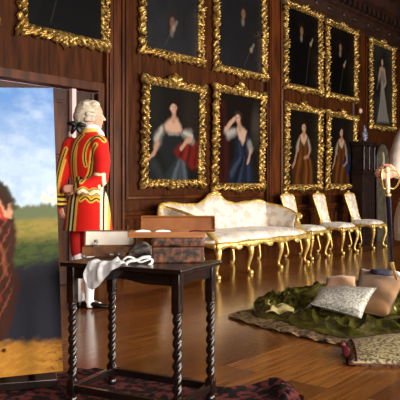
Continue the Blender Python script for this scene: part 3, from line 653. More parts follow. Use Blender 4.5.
# ================================================================== CABINET, VASE, ARCHED PANEL
x0 = onwall(363, 186, -0.32).x; x1 = onwall(375, 186, -0.32).x; zt = onwall(364, 141, -0.32).z
cb = thing('cabinet', 'tall dark carved cabinet standing against the wall behind the farthest chair', 'cabinet', ((x0 + x1) / 2, -0.2 , 0)); hw = (x1 - x0) / 2
bm = bmesh.new(); box(bm, -hw, hw, -0.12, 0.12, 0.0, 1.33, bev=0.01); box(bm, -hw + 0.03, hw - 0.03, -0.1, 0.12, 1.33, zt - 0.08, bev=0.01); link('body', bm, M_cab, cb)
bm = bmesh.new(); box(bm, -hw - 0.03, hw + 0.03, -0.15, 0.12, 1.33, 1.38, bev=0.01); link('waist_moulding', bm, M_cab, cb); bm = bmesh.new(); box(bm, -hw - 0.02, hw + 0.02, -0.13, 0.12, zt - 0.08, zt - 0.04, bev=0.01); box(bm, -hw - 0.04, hw + 0.04, -0.16, 0.12, zt - 0.04, zt, bev=0.01); link('cornice', bm, M_cab, cb)
for s in (0, 1):
    a = -hw + 0.06 if s == 0 else 0.02; b_ = -0.02 if s == 0 else hw - 0.06
    bm = bmesh.new(); box(bm, a, b_, -0.115, -0.1, 1.44, zt - 0.13, bev=0.005); box(bm, a + 0.04, b_ - 0.04, -0.123, -0.115, 1.49, zt - 0.18, bev=0.003); link('door', bm, M_cab, cb)
    bm = bmesh.new(); box(bm, a - 0.02, b_ + 0.0, -0.135, -0.12, 0.15, 1.25, bev=0.008); box(bm, a + 0.04, b_ - 0.05, -0.15, -0.135, 0.25, 1.15, bev=0.008); link('door', bm, M_cab, cb)
for s in (-1, 0, 1):
    bm = bmesh.new(); lathe(bm, [(0.012, 1.38), (0.03, 1.4), (0.018, 1.45), (0.026, 1.6), (0.018, zt - 0.18), (0.03, zt - 0.12), (0.03, zt - 0.08)], (s * (hw - 0.03), -0.12, 0), 10); link('column', bm, M_cab, cb, smooth=True)
bm = bmesh.new(); lathe(bm, [(0.035, 0), (0.04, 0.015), (0.03, 0.03), (0.062, 0.09), (0.066, 0.13), (0.045, 0.18), (0.03, 0.2), (0.035, 0.215)], n=20)
vs = thing('porcelain_vase', 'small blue and white lidded vase standing on top of the dark cabinet', 'vase', (onwall(364.5, 186, -0.22).x, -0.22, zt))
link('body', bm, M_vase, vs, smooth=True)
bm = bmesh.new(); lathe(bm, [(0.038, 0.215), (0.036, 0.235), (0.02, 0.26), (0.012, 0.275), (0.018, 0.29), (0.012, 0.31), (0.002, 0.315)], n=16); link('lid', bm, M_vase, vs, smooth=True)
xa = onwall(376, 186, -0.25).x; xb = onwall(388.5, 186, -0.25).x; zt2 = onwall(382, 143, -0.25).z; hw = (xb - xa) / 2
sp_ = thing('arched_screen', 'dim round-topped painted panel with a pale streak, right of the cabinet', 'screen', ((xa + xb) / 2, -0.25, 0))
bm = bmesh.new(); pts = [(-hw, 0.0), (hw, 0.0)] + [(hw * math.cos(a), zt2 - hw * 1.1 + hw * 1.1 * math.sin(a)) for a in np.linspace(0, PI, 20)]
rings(bm, [[Vector((x, y, z)) for x, z in pts] for y in (-0.015, 0.015)]); link('panel', bm, M_screen, sp_)
bm = bmesh.new(); q = [(x * 1.03, -0.02, z) for x, z in pts[1:]] + [(-hw * 1.03, -0.02, 0)]; tube(bm, [Vector(k) for k in q], 0.022, 8); link('frame', bm, M_cab, sp_, smooth=True)
bm = bmesh.new(); q = spline([(0.02, -0.018, zt2 - 0.65), (-0.03, -0.018, zt2 - 0.5), (0.04, -0.018, zt2 - 0.36), (0.01, -0.018, zt2 - 0.22)], 5); tube(bm, [Vector(k) for k in q], [(0.07 - 0.002 * i, 0.006) for i in range(len(q))], 10, up=Vector((0, 1, 0))); link('painted_streak', bm, mat('pale_paint', (168, 160, 136), 0.6), sp_, smooth=True)

# ================================================================== BIG CANVAS ON ITS LEDGE
def landscape(X, Z):
    # X 0..1 covers px -60..~60, Z 0..1 covers y 375..88
    px = -64 + X * 122; py = 375 - Z * 287
    opx, opy = px, py; px = px + 1.3 * vnoise(px / 14, py / 14, 40, 3); py = py + 1.1 * vnoise(opx / 14, py / 14, 41, 3)
    p = Paint(px, py, (92, 132, 190)); nz_ = vnoise(px / 90, py / 60, 3, 5)
    p.lay(sm(90, 200, py), (160, 186, 214)); 
    p.lay(np.clip(sm(-0.8, 1.4, nz_ * 0.8 + (py - 140) / 60) * 0.6, 0, 1), (200, 212, 222))
    p.lay(np.clip(sm(-0.4, 1.0, vnoise(px / 70, py / 45, 8, 5)) * 0.5, 0, 1), (128, 160, 204))
    p.lay(np.clip(sm(185, 205, py) * sm(0.0, 0.5, vnoise(px / 40, py / 25, 9)), 0, 1) * 0.7, (236, 214, 170))
    hor = 212 - 4 * np.sin(px / 14) - 3 * vnoise(px / 20, px * 0, 4) - 6 * sm(20, 56, px)
    p.lay(sm(hor - 3, hor + 2, py), (96, 104, 74)); 
    p.lay(sm(218, 226, py) * 0.8, (150, 128, 60)); p.lay(sm(-0.1, 0.5, vnoise(px / 30, py / 5, 12)) * sm(220, 226, py) * 0.6, (104, 112, 44))
    p.lay(sm(232, 250, py), (66, 78, 38)); p.lay(sm(-0.1, 0.5, vnoise(px / 26, py / 7, 13)) * sm(236, 250, py) * 0.6, (40, 52, 32))
    p.lay(sm(262, 276, py + px * 0.12 + 3 * vnoise(px / 12, py / 12, 2)), (34, 34, 44))
    p.lay(sm(336, 348, py + 3 * vnoise(px / 20, py / 9, 5) - px * 0.06), (166, 112, 40)); p.lay(sm(0.0, 0.5, vnoise(px / 18, py / 6, 15)) * sm(340, 350, py) * sm(20, 60, px) * 0.8, (84, 44, 34))
    p.lay(sm(-0.2, 0.6, vnoise(px / 16, py / 8, 16)) * sm(342, 352, py) * 0.45, (190, 142, 60))
    # figure in a plaid
    F_ = [(-60, 205), (-30, 192), (-6, 178), (4, 182), (11, 190), (15, 200), (15, 212), (18, 236), (14, 262), (20, 285), (12, 320), (4, 338), (-60, 350)]
    p.poly(F_, (58, 30, 22), 2.5)
    cl = [(-60, 210), (-6, 196), (6, 206), (12, 226), (8, 256), (12, 290), (0, 325), (-60, 340)]
    st = 0.5 + 0.5 * np.sin((px * 0.9 + py * 0.45) * 0.9 + 0.7 * vnoise(px / 20, py / 20, 20)); st2 = 0.5 + 0.5 * np.sin((px * 0.5 - py * 0.35) * 1.2)
    tmp = Paint(px, py, (0, 0, 0)); tmp.poly(cl, (255, 255, 255), 3); mk = tmp.c[..., 0]
    p.lay(mk * 0.7 * sm(0.1, 1.0, st), (84, 42, 30)); p.lay(mk * 0.5 * sm(0.6, 0.9, st2), (64, 18, 14)); p.lay(mk * 0.5 * sm(0.85, 1, st), (150, 84, 50))
    p.line([(-2, 200), (4, 214), (12, 216), (13, 206)], [3.5, 4, 3, 2], (206, 150, 118), 0.5, 0.9); p.line([(0, 206), (6, 220)], 2, (170, 34, 28), 0.5, 0.9)
    p.line([(-6, 236), (4, 250), (6, 275)], 2, (150, 84, 50), 0.8, 0.5); p.line([(-8, 250), (0, 300)], 2, (110, 40, 24), 0.6, 0.7)
    p.line([(-8, 182), (2, 185), (9, 192), (14, 200), (15, 209)], 3.0, (48, 44, 28), 0.8, 0.8); p.ell(-22, 176, 16, 18, (60, 42, 32), 0.3); p.ell(-20, 176, 10, 13, (206, 158, 128), 0.3)
    p.ell(2, 349, 3, 2, (60, 20, 14), 0.4); return p.c
Zc = 3.42
bl = at(63, 371, Zc * 1.012); tl = at(53, 88, Zc * 1.035)
ybase = bl.z
cr = thing('easel_painting', 'large unframed landscape canvas with a plaid-clad figure under blue sky', 'painting', bl)
al = math.radians(15)
up = (tl - bl); Hc = up.length; up.normalize()
rt = (RT * math.cos(al) + FW * math.sin(al)); rt = (rt - up * rt.dot(up)).normalized()
nrm = rt.cross(up)  # points to the viewer's side or away
if nrm.dot(FW) > 0: yv = nrm
else: yv = -nrm
Mx = Matrix((rt, yv, up)).transposed().to_4x4(); Mx.translation = bl
Wc = 0.66
cr.matrix_world = Mx
c = picture_mesh('canvas', Wc, Hc, 150, 330, landscape, M_canvas, cr, 0.03); c.location = (-Wc / 2, 0, 0)
bm = bmesh.new(); 
for a, b_, z0, z1 in [(-Wc + 0.005, -Wc + 0.05, 0.01, Hc - 0.01), (-0.055, -0.008, 0.01, Hc - 0.01), (-Wc + 0.05, -0.055, 0.01, 0.06), (-Wc + 0.05, -0.055, Hc - 0.06, Hc - 0.01)]: box(bm, a, b_, 0.03, 0.045, z0, z1)
link('stretcher', bm, M_woodin, cr)
ez = thing('studio_easel', 'dark wooden easel holding the large landscape canvas at the left edge', 'easel', (0, 0, 0)); ez.matrix_world = Matrix.Translation((bl.x, bl.y, 0)) @ Euler((0, 0, math.atan2(rt.y, rt.x))).to_matrix().to_4x4()
bm = bmesh.new(); box(bm, -Wc + 0.0, -0.03, -0.03, 0.11, bl.z - 0.075, bl.z - 0.033 , bev=0.004); link('ledge', bm, M_table, ez)
for xx in (-Wc + 0.12, -0.16):
    bm = bmesh.new(); tube(bm, [Vector((xx, 0.12, 0.02)), Vector((xx * 0.7 - 0.1, 0.28, 1.65))], 0.02, 8); link('leg', bm, M_table, ez)
bm = bmesh.new(); tube(bm, [Vector((-0.33, 0.75, 0.02)), Vector((-0.33, 0.3, 1.6))], 0.02, 8); link('leg', bm, M_table, ez)
bm = bmesh.new(); tube(bm, [Vector((-Wc + 0.1, 0.15, 0.30)), Vector((-0.14, 0.15, 0.30))], 0.016, 8); link('crossbar', bm, M_table, ez); bm = bmesh.new(); tube(bm, [Vector((-0.5, 0.285, 1.55)), Vector((-0.2, 0.285, 1.55))], 0.02, 8); link('crossbar', bm, M_table, ez)

# ================================================================== BARLEY-TWIST TABLE
TZ = 0.72
cN = atz(181, 270.5, TZ); cL = atz(59.5, 262, TZ)
ux = (cN - cL); ux.z = 0; TW = ux.length; ux.normalize(); uy = Vector((-ux.y, ux.x, 0))
TD = 0.43
trz = math.atan2(ux.y, ux.x)
tb = thing('side_table', 'dark oak side table with barley-twist legs and stretchers, in the foreground', 'table', (cL.x, cL.y, 0), trz)
def tl_(px, py, z=TZ):   # table-local coordinates of a pixel at height z
    p = atz(px, py, z) - Vector((cL.x, cL.y, 0)); return Vector((p.dot(ux), p.dot(uy), z))
bm = bmesh.new(); box(bm, 0, TW, 0, TD, TZ - 0.022, TZ, bev=0.006); link('tabletop', bm, M_table, tb)
bm = bmesh.new(); i_ = 0.045
def apron(bm, a, b_, along, off, n=24):
    rs = []
    for k in range(n + 1):
        f = k / n; s = a + (b_ - a) * f; zl = TZ - 0.085 + 0.02 * math.sin(PI * f) * (0.6 + 0.4 * math.cos(f * 4 * PI))
        P = (lambda o, z: Vector((s, o, z))) if along else (lambda o, z: Vector((o, s, z)))
        rs.append([P(off, zl), P(off, TZ - 0.022), P(off + 0.018, TZ - 0.022), P(off + 0.018, zl)])
    rings(bm, rs)
apron(bm, i_, TW - i_, True, i_ - 0.01); apron(bm, i_, TW - i_, True, TD - i_ - 0.01); apron(bm, i_, TD - i_, False, i_ - 0.01); apron(bm, i_, TD - i_, False, TW - i_ - 0.01)
link('apron', bm, M_table, tb)
SZ = 0.085
for lx in (i_, TW - i_):
    for ly in (i_, TD - i_):
        bm = bmesh.new(); h_ = 0.021
        box(bm, lx - h_, lx + h_, ly - h_, ly + h_, 0.515, TZ - 0.022, bev=0.003); box(bm, lx - h_, lx + h_, ly - h_, ly + h_, 0.05, 0.125, bev=0.003)
        rs = []; n_ = 110
        for k in range(n_ + 1):
            f = k / n_; z = 0.125 + 0.39 * f; env = min(1, f / 0.04, (1 - f) / 0.04); r0 = 0.0205; ph = 2 * PI * z / 0.105
            rs.append([Vector((lx + r * math.cos(a), ly + r * math.sin(a), z)) for a in np.linspace(0, 2 * PI, 20, endpoint=False) for r in [r0 * (1 - 0.6 * env * (1 - abs(math.cos(a - ph)) ** 0.9) + 0.14 * env)]])
        rings(bm, rs); lathe(bm, [(0.012, 0.05), (0.024, 0.04), (0.026, 0.02), (0.018, 0.0)], (lx, ly, 0), 14)
        lathe(bm, [(0.02, 0.505), (0.024, 0.51), (0.02, 0.52)], (lx, ly, 0), 14)
        link('leg', bm, M_table, tb, smooth=True)
for a in [(i_, TW - i_, i_ - 0.014, i_ + 0.014), (i_, TW - i_, TD - i_ - 0.014, TD - i_ + 0.014)]:
    bm = bmesh.new(); box(bm, a[0] + 0.02, a[1] - 0.02, a[2], a[3], SZ - 0.018, SZ + 0.018, bev=0.004); link('stretcher', bm, M_table, tb)
for xx in (i_, TW - i_):
    bm = bmesh.new(); box(bm, xx - 0.014, xx + 0.014, i_ + 0.02, TD - i_ - 0.02, SZ - 0.018, SZ + 0.018, bev=0.004); link('stretcher', bm, M_table, tb)

# ---- boxes on the table (each in a frame facing the camera)
def facing(name, label, cat, p, extra=0.0):
    return thing(name, label, cat, p, YAW + extra)
# left open case with pale lining
p = atz(109, 256.5, TZ); Zp = (p - CP).dot(FW); k = Zp / 640
b1 = facing('lined_case', 'open brown case with a pale lined lid at the left of the table', 'case', p + Vector((0, 0, 0.0005)), math.radians(3))
hw = 26.5 * k; d = 0.085; hh = 0.05
bm = bmesh.new(); box(bm, -hw, hw, 0, 0.006, 0, hh); box(bm, -hw, hw, d - 0.006, d, 0, hh); box(bm, -hw, -hw + 0.006, 0.006, d - 0.006, 0, hh); box(bm, hw - 0.006, hw, 0.006, d - 0.006, 0, hh); box(bm, -hw + 0.006, hw - 0.006, 0.006, d - 0.006, 0, 0.006); link('body', bm, M_brownbox, b1)
Ml = Matrix.Translation((0.0, d, hh)) @ Euler((math.radians(-14), 0, 0)).to_matrix().to_4x4()
bm = bmesh.new(); lh = 0.088
for a in [(-hw, hw, 0, 0.018, 0, 0.005), (-hw, hw, 0, 0.018, lh - 0.005, lh), (-hw, -hw + 0.005, 0, 0.018, 0.005, lh - 0.005), (hw - 0.005, hw, 0, 0.018, 0.005, lh - 0.005), (-hw, hw, 0.018, 0.022, 0, lh)]: box(bm, *a, M=Ml)
ld = link('lid', bm, M_brownbox, b1)
bm = bmesh.new(); box(bm, -hw + 0.006, hw - 0.006, 0.012, 0.0178, 0.006, lh - 0.006, M=Ml); link('lining', bm, M_pale, ld)['label'] = 'pale paper lining'
# dark marbled box
p = atz(178, 263, TZ); Zp = (p - CP).dot(FW); k = Zp / 640
b2 = facing('marbled_box', 'dark brown marbled box with a rounded lid under the open wooden tray', 'box', p + Vector((0, 0, 0.0005)), math.radians(2))
hw = 26 * k; hh2 = 25 * k
bm = bmesh.new(); box(bm, -hw, hw, 0, 0.14, 0, hh2 * 0.62, bev=0.006); link('body', bm, M_marble, b2)
bm = bmesh.new(); box(bm, -hw - 0.002, hw + 0.002, -0.002, 0.142, hh2 * 0.64, hh2, bev=0.012); link('lid', bm, M_marble, b2)
# open wooden box on top
q = atz(166, 263, TZ); p3 = CP + ray(166.5) * (Zp + 0.01); p3.z = TZ + hh2 + 0.001
b3 = facing('wooden_box', 'open shallow reddish wooden box resting on top of the marbled box', 'box', p3, math.radians(2))
hw = 39 * k; d = 0.125; hh = 0.028
bm = bmesh.new()
for a in [(-hw, hw, 0, 0.006, 0, hh), (-hw, hw, d - 0.006, d, 0, hh), (-hw, -hw + 0.006, 0.006, d - 0.006, 0, hh), (hw - 0.006, hw, 0.006, d - 0.006, 0, hh), (-hw + 0.006, hw - 0.006, 0.006, d - 0.006, 0, 0.005)]: box(bm, *a)
link('body', bm, M_wood, b3)
Ml = Matrix.Translation((0.058, d, hh)) @ Euler((math.radians(-36), 0, 0)).to_matrix().to_4x4(); lh = 0.09
bm = bmesh.new()
for a in [(-hw, hw, 0, 0.014, 0, 0.006), (-hw, hw, 0, 0.014, lh - 0.006, lh), (-hw, -hw + 0.006, 0, 0.014, 0.006, lh - 0.006), (hw - 0.006, hw, 0, 0.014, 0.006, lh - 0.006)]: box(bm, *a, M=Ml)
ld = link('lid', bm, M_wood, b3)
bm = bmesh.new(); box(bm, -hw + 0.006, hw - 0.006, 0.014, 0.018, 0, lh, M=Ml); link('lid_lining', bm, M_woodin, ld)
for i, (fx, r_, m_, nm, lb) in enumerate([(-0.12, 0.012, M_white, 'rolled_ribbon', 'white rolled ribbon inside the open wooden box, left end'), (-0.02, 0.012, M_white, 'rolled_ribbon', 'white rolled ribbon near the middle of the open wooden box'), (0.15, 0.011, M_burg, 'wax_stick', 'red wax stick at the right end of the open wooden box')]):
    bm = bmesh.new(); tube(bm, [Vector((fx - 0.03, 0.03, 0)), Vector((fx, 0.04, 0.004)), Vector((fx + 0.03, 0.032, 0))], r_, 10)
    o = link(nm, bm, m_, smooth=True); o.matrix_world = b3.matrix_basis @ Matrix.Translation((0, 0.015, 0.021)); tag(o, lb, 'ribbon' if i < 2 else 'wax')
# glass bottle in the left case
p = at(96, 248, (b1.location - CP).dot(FW) + 0.02); p.z = TZ + 0.008
bt = thing('ink_bottle', 'small clear glass bottle standing in the pale lined case', 'bottle', p)
bm = bmesh.new(); lathe(bm, [(0.001, 0), (0.015, 0), (0.018, 0.004), (0.018, 0.04), (0.009, 0.052), (0.008, 0.06), (0.013, 0.063), (0.013, 0.068), (0.001, 0.068)], n=16); link('glass_body', bm, M_glass, bt, smooth=True)
bm = bmesh.new(); lathe(bm, [(0.001, 0.068), (0.011, 0.068), (0.012, 0.08), (0.001, 0.082)], n=12); link('stopper', bm, M_pewter, bt, smooth=True)
# grey-brown rounded pouch
p = atz(140, 258, TZ); Zp = (p - CP).dot(FW); k = Zp / 640
pc = facing('velvet_pouch', 'rounded grey and brown velvet pouch between the two boxes', 'pouch', p + Vector((0, 0, 0.001)))
bm = bmesh.new(); rs = []
for i in range(13):
    t = i / 12; x = (-12 + 24 * t) * k; hgt = 17 * k * math.sin(PI * (0.10 + 0.84 * t)) ** 0.7 * (0.7 + 0.45 * t); dp = 0.055 * math.sin(PI * (0.06 + 0.88 * t)) ** 0.6
    rs.append([Vector((x, 0.05 + dp * math.cos(a) * (1 + 0.05 * math.cos(5 * a)), max(0, hgt * (0.5 + 0.5 * math.sin(a)) ** 0.8))) for a in np.linspace(0, 2 * PI, 16, endpoint=False)])
rings(bm, rs); link('bag', bm, M_fur, pc, smooth=True)
bm = bmesh.new(); q = spline([(-11 * k, -0.0, 6 * k), (-4 * k, -0.012, 9 * k), (4 * k, -0.012, 13 * k), (11 * k, 0.01, 11 * k)], 5); tube(bm, [Vector(v) for v in q], 0.004, 8); link('piping', bm, M_pewter, pc, smooth=True)
# white cloth hanging over the edge
def draped():
    bm = bmesh.new(); NU, NV = 34, 30
    # in table coords: u across along the edge, v from the back to the front then down
    a = tl_(94, 263).x; b_ = tl_(139, 263).x; g = []
    for j in range(NV + 1):
        row = []
        for i in range(NU + 1):
            u = i / NU; v = j / NV
            back = 0.035 + 0.05 * math.sin(PI * u); drop = float(np.interp(u, [0, .1, .25, .42, .6, .8, 1], [.085, .115, .125, .10, .055, .02, .003]))
            s = back - v * (back + drop)      # positive: on the table, negative: hanging
            x = a + (b_ - a) * u + 0.006 * math.sin(v * 7)
            rip = 0.006 * math.sin(u * 14 + v * 3) + 0.004 * math.sin(u * 25 - v * 5)
            if s > 0: p = Vector((x, s, TZ + 0.010 + rip + 0.015 * math.exp(-((u - 0.65) / 0.2) ** 2) * (s / back)))
            else:
                t = min(1, -s / 0.02); p = Vector((x, -0.010 - 0.004 * t - max(0, rip) * t * 1.5 - 0.02 * (-s) / 0.15, TZ + 0.010 * (1 - t) + s * 0.97 + (1 - t) * rip))
            row.append(bm.verts.new(p))
        g.append(row)
    for j in range(NV):
        for i in range(NU): bm.faces.new((g[j][i], g[j][i + 1], g[j + 1][i + 1], g[j + 1][i]))
    r = bmesh.ops.solidify(bm, geom=bm.faces[:], thickness=0.004); return bm
o = link('napkin', draped(), M_white, smooth=True); o.location = (cL.x, cL.y, 0.002); o.rotation_euler = (0, 0, trz); tag(o, 'white cloth draped over the front edge of the dark table', 'cloth')
bm = bmesh.new(); pp = [(124, 259.5), (128, 257), (134, 258.5), (140, 262), (146, 260.5), (151, 259), (152, 262.5), (147, 266), (139, 267), (130, 267), (126, 264), (130, 261), (137, 260), (143, 257.5), (149, 257)]
q = spline([(a, b_, 3.13 - 0.05 * k / 14) for k, (a, b_) in enumerate(pp)], 5)
tube(bm, [at(*v) - at(140, 262, 3.1) for v in q], [(0.010, 0.0055)] * len(q), 8, up=Vector((0, 0, 1)))
o = link('white_strap', bm, M_white, smooth=True); o.location = at(140, 262, 3.1); tag(o, 'looped white cloth band lying in front of the pouch', 'strap')
for i, (a, b_, lb) in enumerate([(84, 258, 'small dull metal lump nearest the left end of the table'), (111, 258.5, 'small dull metal lump beside the white cloth'), (119, 258, 'small dull metal lump between lined case and velvet pouch')]):
    p = atz(a, b_, TZ); bm = bmesh.new(); ball(bm, (0, 0, 0.009), (0.014, 0.011, 0.009)); ball(bm, (0.014, 0.003, 0.007), (0.008, 0.007, 0.007)); 
    o = link('metal_weight', bm, M_pewter, smooth=True); o.location = p + Vector((0, 0, 0.012 if i else 0.0)); tag(o, lb, 'weight')

# ================================================================== RUGS, DRAPE, CUSHIONS
def patch(top, bot, nu, nv, zf, m, name, label, cat, thick=0.008, parent=None, zbase=0.0):
    T = spline(top, 8); Bt = spline(bot, 8); bm = bmesh.new(); g = []
    def samp(P, f):
        q = f * (len(P) - 1); i = min(int(q), len(P) - 2); return P[i] * (1 - (q - i)) + P[i + 1] * (q - i)
    for j in range(nv + 1):
        row = []
        for i in range(nu + 1):
            u = i / nu; v = j / nv
            a = atz(*samp(T, u)); b_ = atz(*samp(Bt, u)); p = a.lerp(b_, v); p.z = zbase + zf(u, v, p); row.append(bm.verts.new(p))
        g.append(row)
    for j in range(nv):
        for i in range(nu): bm.faces.new((g[j][i], g[j][i + 1], g[j + 1][i + 1], g[j + 1][i]))
    bmesh.ops.solidify(bm, geom=bm.faces[:], thickness=thick)
    o = link(name, bm, m, parent, smooth=True)
    if label: tag(o, label, cat)
    return o
def fold(x, y, seed, sc=1.0):
    return float(vnoise(np.array([x * sc]), np.array([y * sc]), seed, 4)[0])
def rug_z(u, v, p):
    k = float(sm(0.10, 0.16, u)); lump = 0.06 * math.exp(-((u - 0.88) / 0.06) ** 2) * math.exp(-((v - 0.12) / 0.16) ** 2)
    far = (1 - float(sm(0.0, 0.07, v))) * (0.5 + 0.5 * math.sin(u * 46 + 2 * fold(u, v, 3, 4)))
    left = math.exp(-((u - 0.22) / 0.10) ** 2) * math.exp(-((v - 0.06) / 0.05) ** 2)
    return 0.008 + 0.018 * far + lump * (0.6 + 0.6 * abs(fold(p.x, p.y, 4, 4))) + 0.03 * left * abs(fold(p.x, p.y, 6, 5)) + 0.0015 * (1 + fold(p.x, p.y, 8, 2))
patch([(-60, 388), (-10, 384), (40, 378), (80, 373), (110, 371), (150, 378), (190, 383), (230, 391), (262, 384), (290, 390), (304, 402)], [(-60, 640), (0, 640), (60, 640), (120, 640), (180, 640), (220, 640), (260, 640), (280, 600), (290, 560), (300, 500), (304, 440)], 170, 60, rug_z, M_rug, 'crumpled_rug', 'crumpled dark crimson patterned rug under the barley-twist table', 'rug')
def tap_z(u, v, p): return 0.010 + 0.006 * (1 + fold(p.x, p.y, 3, 2)) + 0.006 * math.sin(u * 60) * (v > 0.9)
patch([(228, 316), (244, 312), (262, 310), (300, 305), (330, 305), (370, 305), (406, 305)], [(228, 317.5), (246, 324), (272, 331), (300, 338), (330, 345), (362, 345), (406, 341)], 110, 30, tap_z, M_tapestry, 'tapestry_throw', 'brown patterned tapestry throw spread on the floor under the green silk', 'throw', 0.008)
def silk_z(u, v, p):
    e = min(1.0, 5 * min(v, 1 - v) + 0.05, 4.5 * u + 0.12); a = fold(u * 1.7, v * 0.9, 21, 1.0); b_ = fold(u * 2.4, v * 1.8, 22, 1.0)
    def ridge(t, k=0.6): return 1 - abs(math.sin(t)) ** k
    r = ridge(v * 11 + 2.2 * a + u * 3); r2 = ridge(v * 6 - u * 9 + 1.9 * b_); r3 = ridge(u * 17 + v * 7 + 2.5 * a, 0.8)
    back = math.exp(-((v - 0.22) / 0.22) ** 2); cu = math.exp(-((u - 0.13) / 0.1) ** 2)
    return 0.022 + e * (0.045 * r + 0.045 * r2 + 0.026 * r3 + 0.04 * back * (0.4 + 0.6 * float(sm(0.1, 0.35, u))) + 0.006 * b_)
patch([(253, 305), (264, 300), (282, 297), (300, 291), (330, 287), (360, 283), (385, 281), (406, 281)], [(254, 316), (262, 321), (280, 323), (300, 330), (326, 337), (350, 341), (376, 338), (406, 335)], 240, 110, silk_z, M_green, 'silk_drape', 'heap of dark green silk fabric spread beneath the cushions', 'fabric', 0.006)
bm = bmesh.new()
def blobcloth(name, c, rx, ry, rz, m, label, cat, seed, ang=0):
    bm = bmesh.new(); ball(bm, (0, 0, 0), (rx, ry, rz), seg=32)
    for v in bm.verts: v.co *= 1 + 0.22 * fold(v.co.x, v.co.y + v.co.z, seed, 6)
    o = link(name, bm, m, smooth=True); o.location = c; o.rotation_euler = (0, 0.1, ang); return tag(o, label, cat)
kc = at(281, 309, 5.25)
bm = bmesh.new(); g = []
for a in range(15):
    row = []
    for b_ in range(13):
        u = a / 14 - 0.5; v = b_ / 12 - 0.5; sk = 1 + 0.25 * math.sin(5 * u + 3 * v)
        row.append(bm.verts.new(RT * (u * 0.19 * sk + v * 0.05) + FW * (v * 0.10 * sk) + Vector((0, 0, 0.06 * v + 0.016 * math.sin(u * 9 + 4 * v) + 0.012 * math.sin(v * 11)))))
    g.append(row)
for a in range(14):
    for b_ in range(12): bm.faces.new((g[a][b_], g[a + 1][b_], g[a + 1][b_ + 1], g[a][b_ + 1]))
bmesh.ops.solidify(bm, geom=bm.faces[:], thickness=0.004)
o = link('cream_kerchief', bm, mat('cream_silk', (206, 190, 130), 0.5), smooth=True); o.location = kc; tag(o, 'crumpled cream kerchief lying in the folds of the green silk', 'kerchief')

def pillow(name, label, cs, th, m, cord=None, corner=None, group=None, pinch=0.16):
    """cs: four corners bl, br, tr, tl in world space"""
    cs = [Vector(c) for c in cs]; cen = sum(cs, Vector()) / 4; N_ = 26
    nrm = ((cs[1] - cs[0]).cross(cs[3] - cs[0])).normalized(); bm = bmesh.new(); gs = []
    def pos(u, v, s):
        # pull the edge midpoints in a little
        uu = u; vv = v; du = (4 * u * (1 - u)); dv = 4 * v * (1 - v)
        U = 0.5 + (u - 0.5) * (1 - pinch * 0.5 * dv * 0 - pinch * dv * 0.4 * (2 * abs(u - 0.5)) ** 2); V = 0.5 + (v - 0.5) * (1 - pinch * du * 0.4 * (2 * abs(v - 0.5)) ** 2)
        p = cs[0] * (1 - U) * (1 - V) + cs[1] * U * (1 - V) + cs[2] * U * V + cs[3] * (1 - U) * V
        h = th / 2 * (max(0, du) ** 0.42) * (max(0, dv) ** 0.42) * (1 + 0.07 * math.sin(u * 9 + v * 4) * du)
        return p + nrm * h * s
    for s in (1, -1):
        g = [[bm.verts.new(pos(i / N_, j / N_, s) - cen) for i in range(N_ + 1)] for j in range(N_ + 1)]; gs.append(g)
        for j in range(N_):
            for i in range(N_): bm.faces.new((g[j][i], g[j][i + 1], g[j + 1][i + 1], g[j + 1][i]))
    bmesh.ops.remove_doubles(bm, verts=bm.verts[:], dist=1e-5)
    r = thing(name, label, 'cushion', cen, 0, group); link('cover', bm, m, r, smooth=True)
    if cord:
        bm = bmesh.new(); edge = [pos(i / N_, 0, 0) for i in range(N_)] + [pos(1, i / N_, 0) for i in range(N_)] + [pos(1 - i / N_, 1, 0) for i in range(N_)] + [pos(0, 1 - i / N_, 0) for i in range(N_)]
        tube(bm, [e - cen for e in edge], corner or 0.006, 8, closed=True); link('cord', bm, cord, r, smooth=True)
    return r, cen, pos
pillow('tan_cushion', 'large tan velvet cushion leaning at the back of the cushion pile', [at(351, 311, 5.3), at(387, 318, 5.08), at(406, 279, 5.55), at(360, 268, 5.8)], 0.14, M_tan, M_tan, 0.004)
pillow('peach_cushion', 'small peach velvet cushion poking out behind the silver damask one', [at(322, 294, 5.75), at(357, 293, 5.75), at(355, 277, 6.0), at(327, 278, 6.0)], 0.12, M_peach, M_peach, 0.004)
pillow('silver_cushion', 'silver and white damask cushion at the front of the pile', [at(311, 304, 5.25), at(361, 318, 4.95), at(376, 288, 5.3), at(318, 288, 5.5)], 0.13, M_silver, M_silver, 0.005)
r, cen, pos = pillow('floor_cushion', 'big flat floral brocade cushion with burgundy cord and tassels, lower right', [at(349, 364, 3.88), at(430, 368, 3.85), at(425, 331, 4.6), at(341, 342, 4.35)], 0.10, M_brocade, M_burg, 0.0055)
def tassel(p, parent, cen):
    bm = bmesh.new(); p = p - cen; ball(bm, p, 0.022)
    d = Vector((-RT.x * 0.2, -RT.y * 0.2, -0.05))
    q = p + (-FW * 0.02) + Vector((0, 0, -0.02))
    for k in range(18):
        a = 2 * PI * k / 18; e = q + (-FW * 0.05 + RT * 0.02) + (RT * math.cos(a) + FW * math.sin(a)) * 0.03; e.z = -cen.z + 0.03
        tube(bm, [p, (p + e) / 2 + Vector((0, 0, 0.012)), e], [0.008, 0.008, 0.006], 5)
    link('tassel', bm, M_burg, parent, smooth=True)
tassel(at(342.5, 345, 4.12), r, cen); tassel(at(430, 368, 3.83), r, cen)
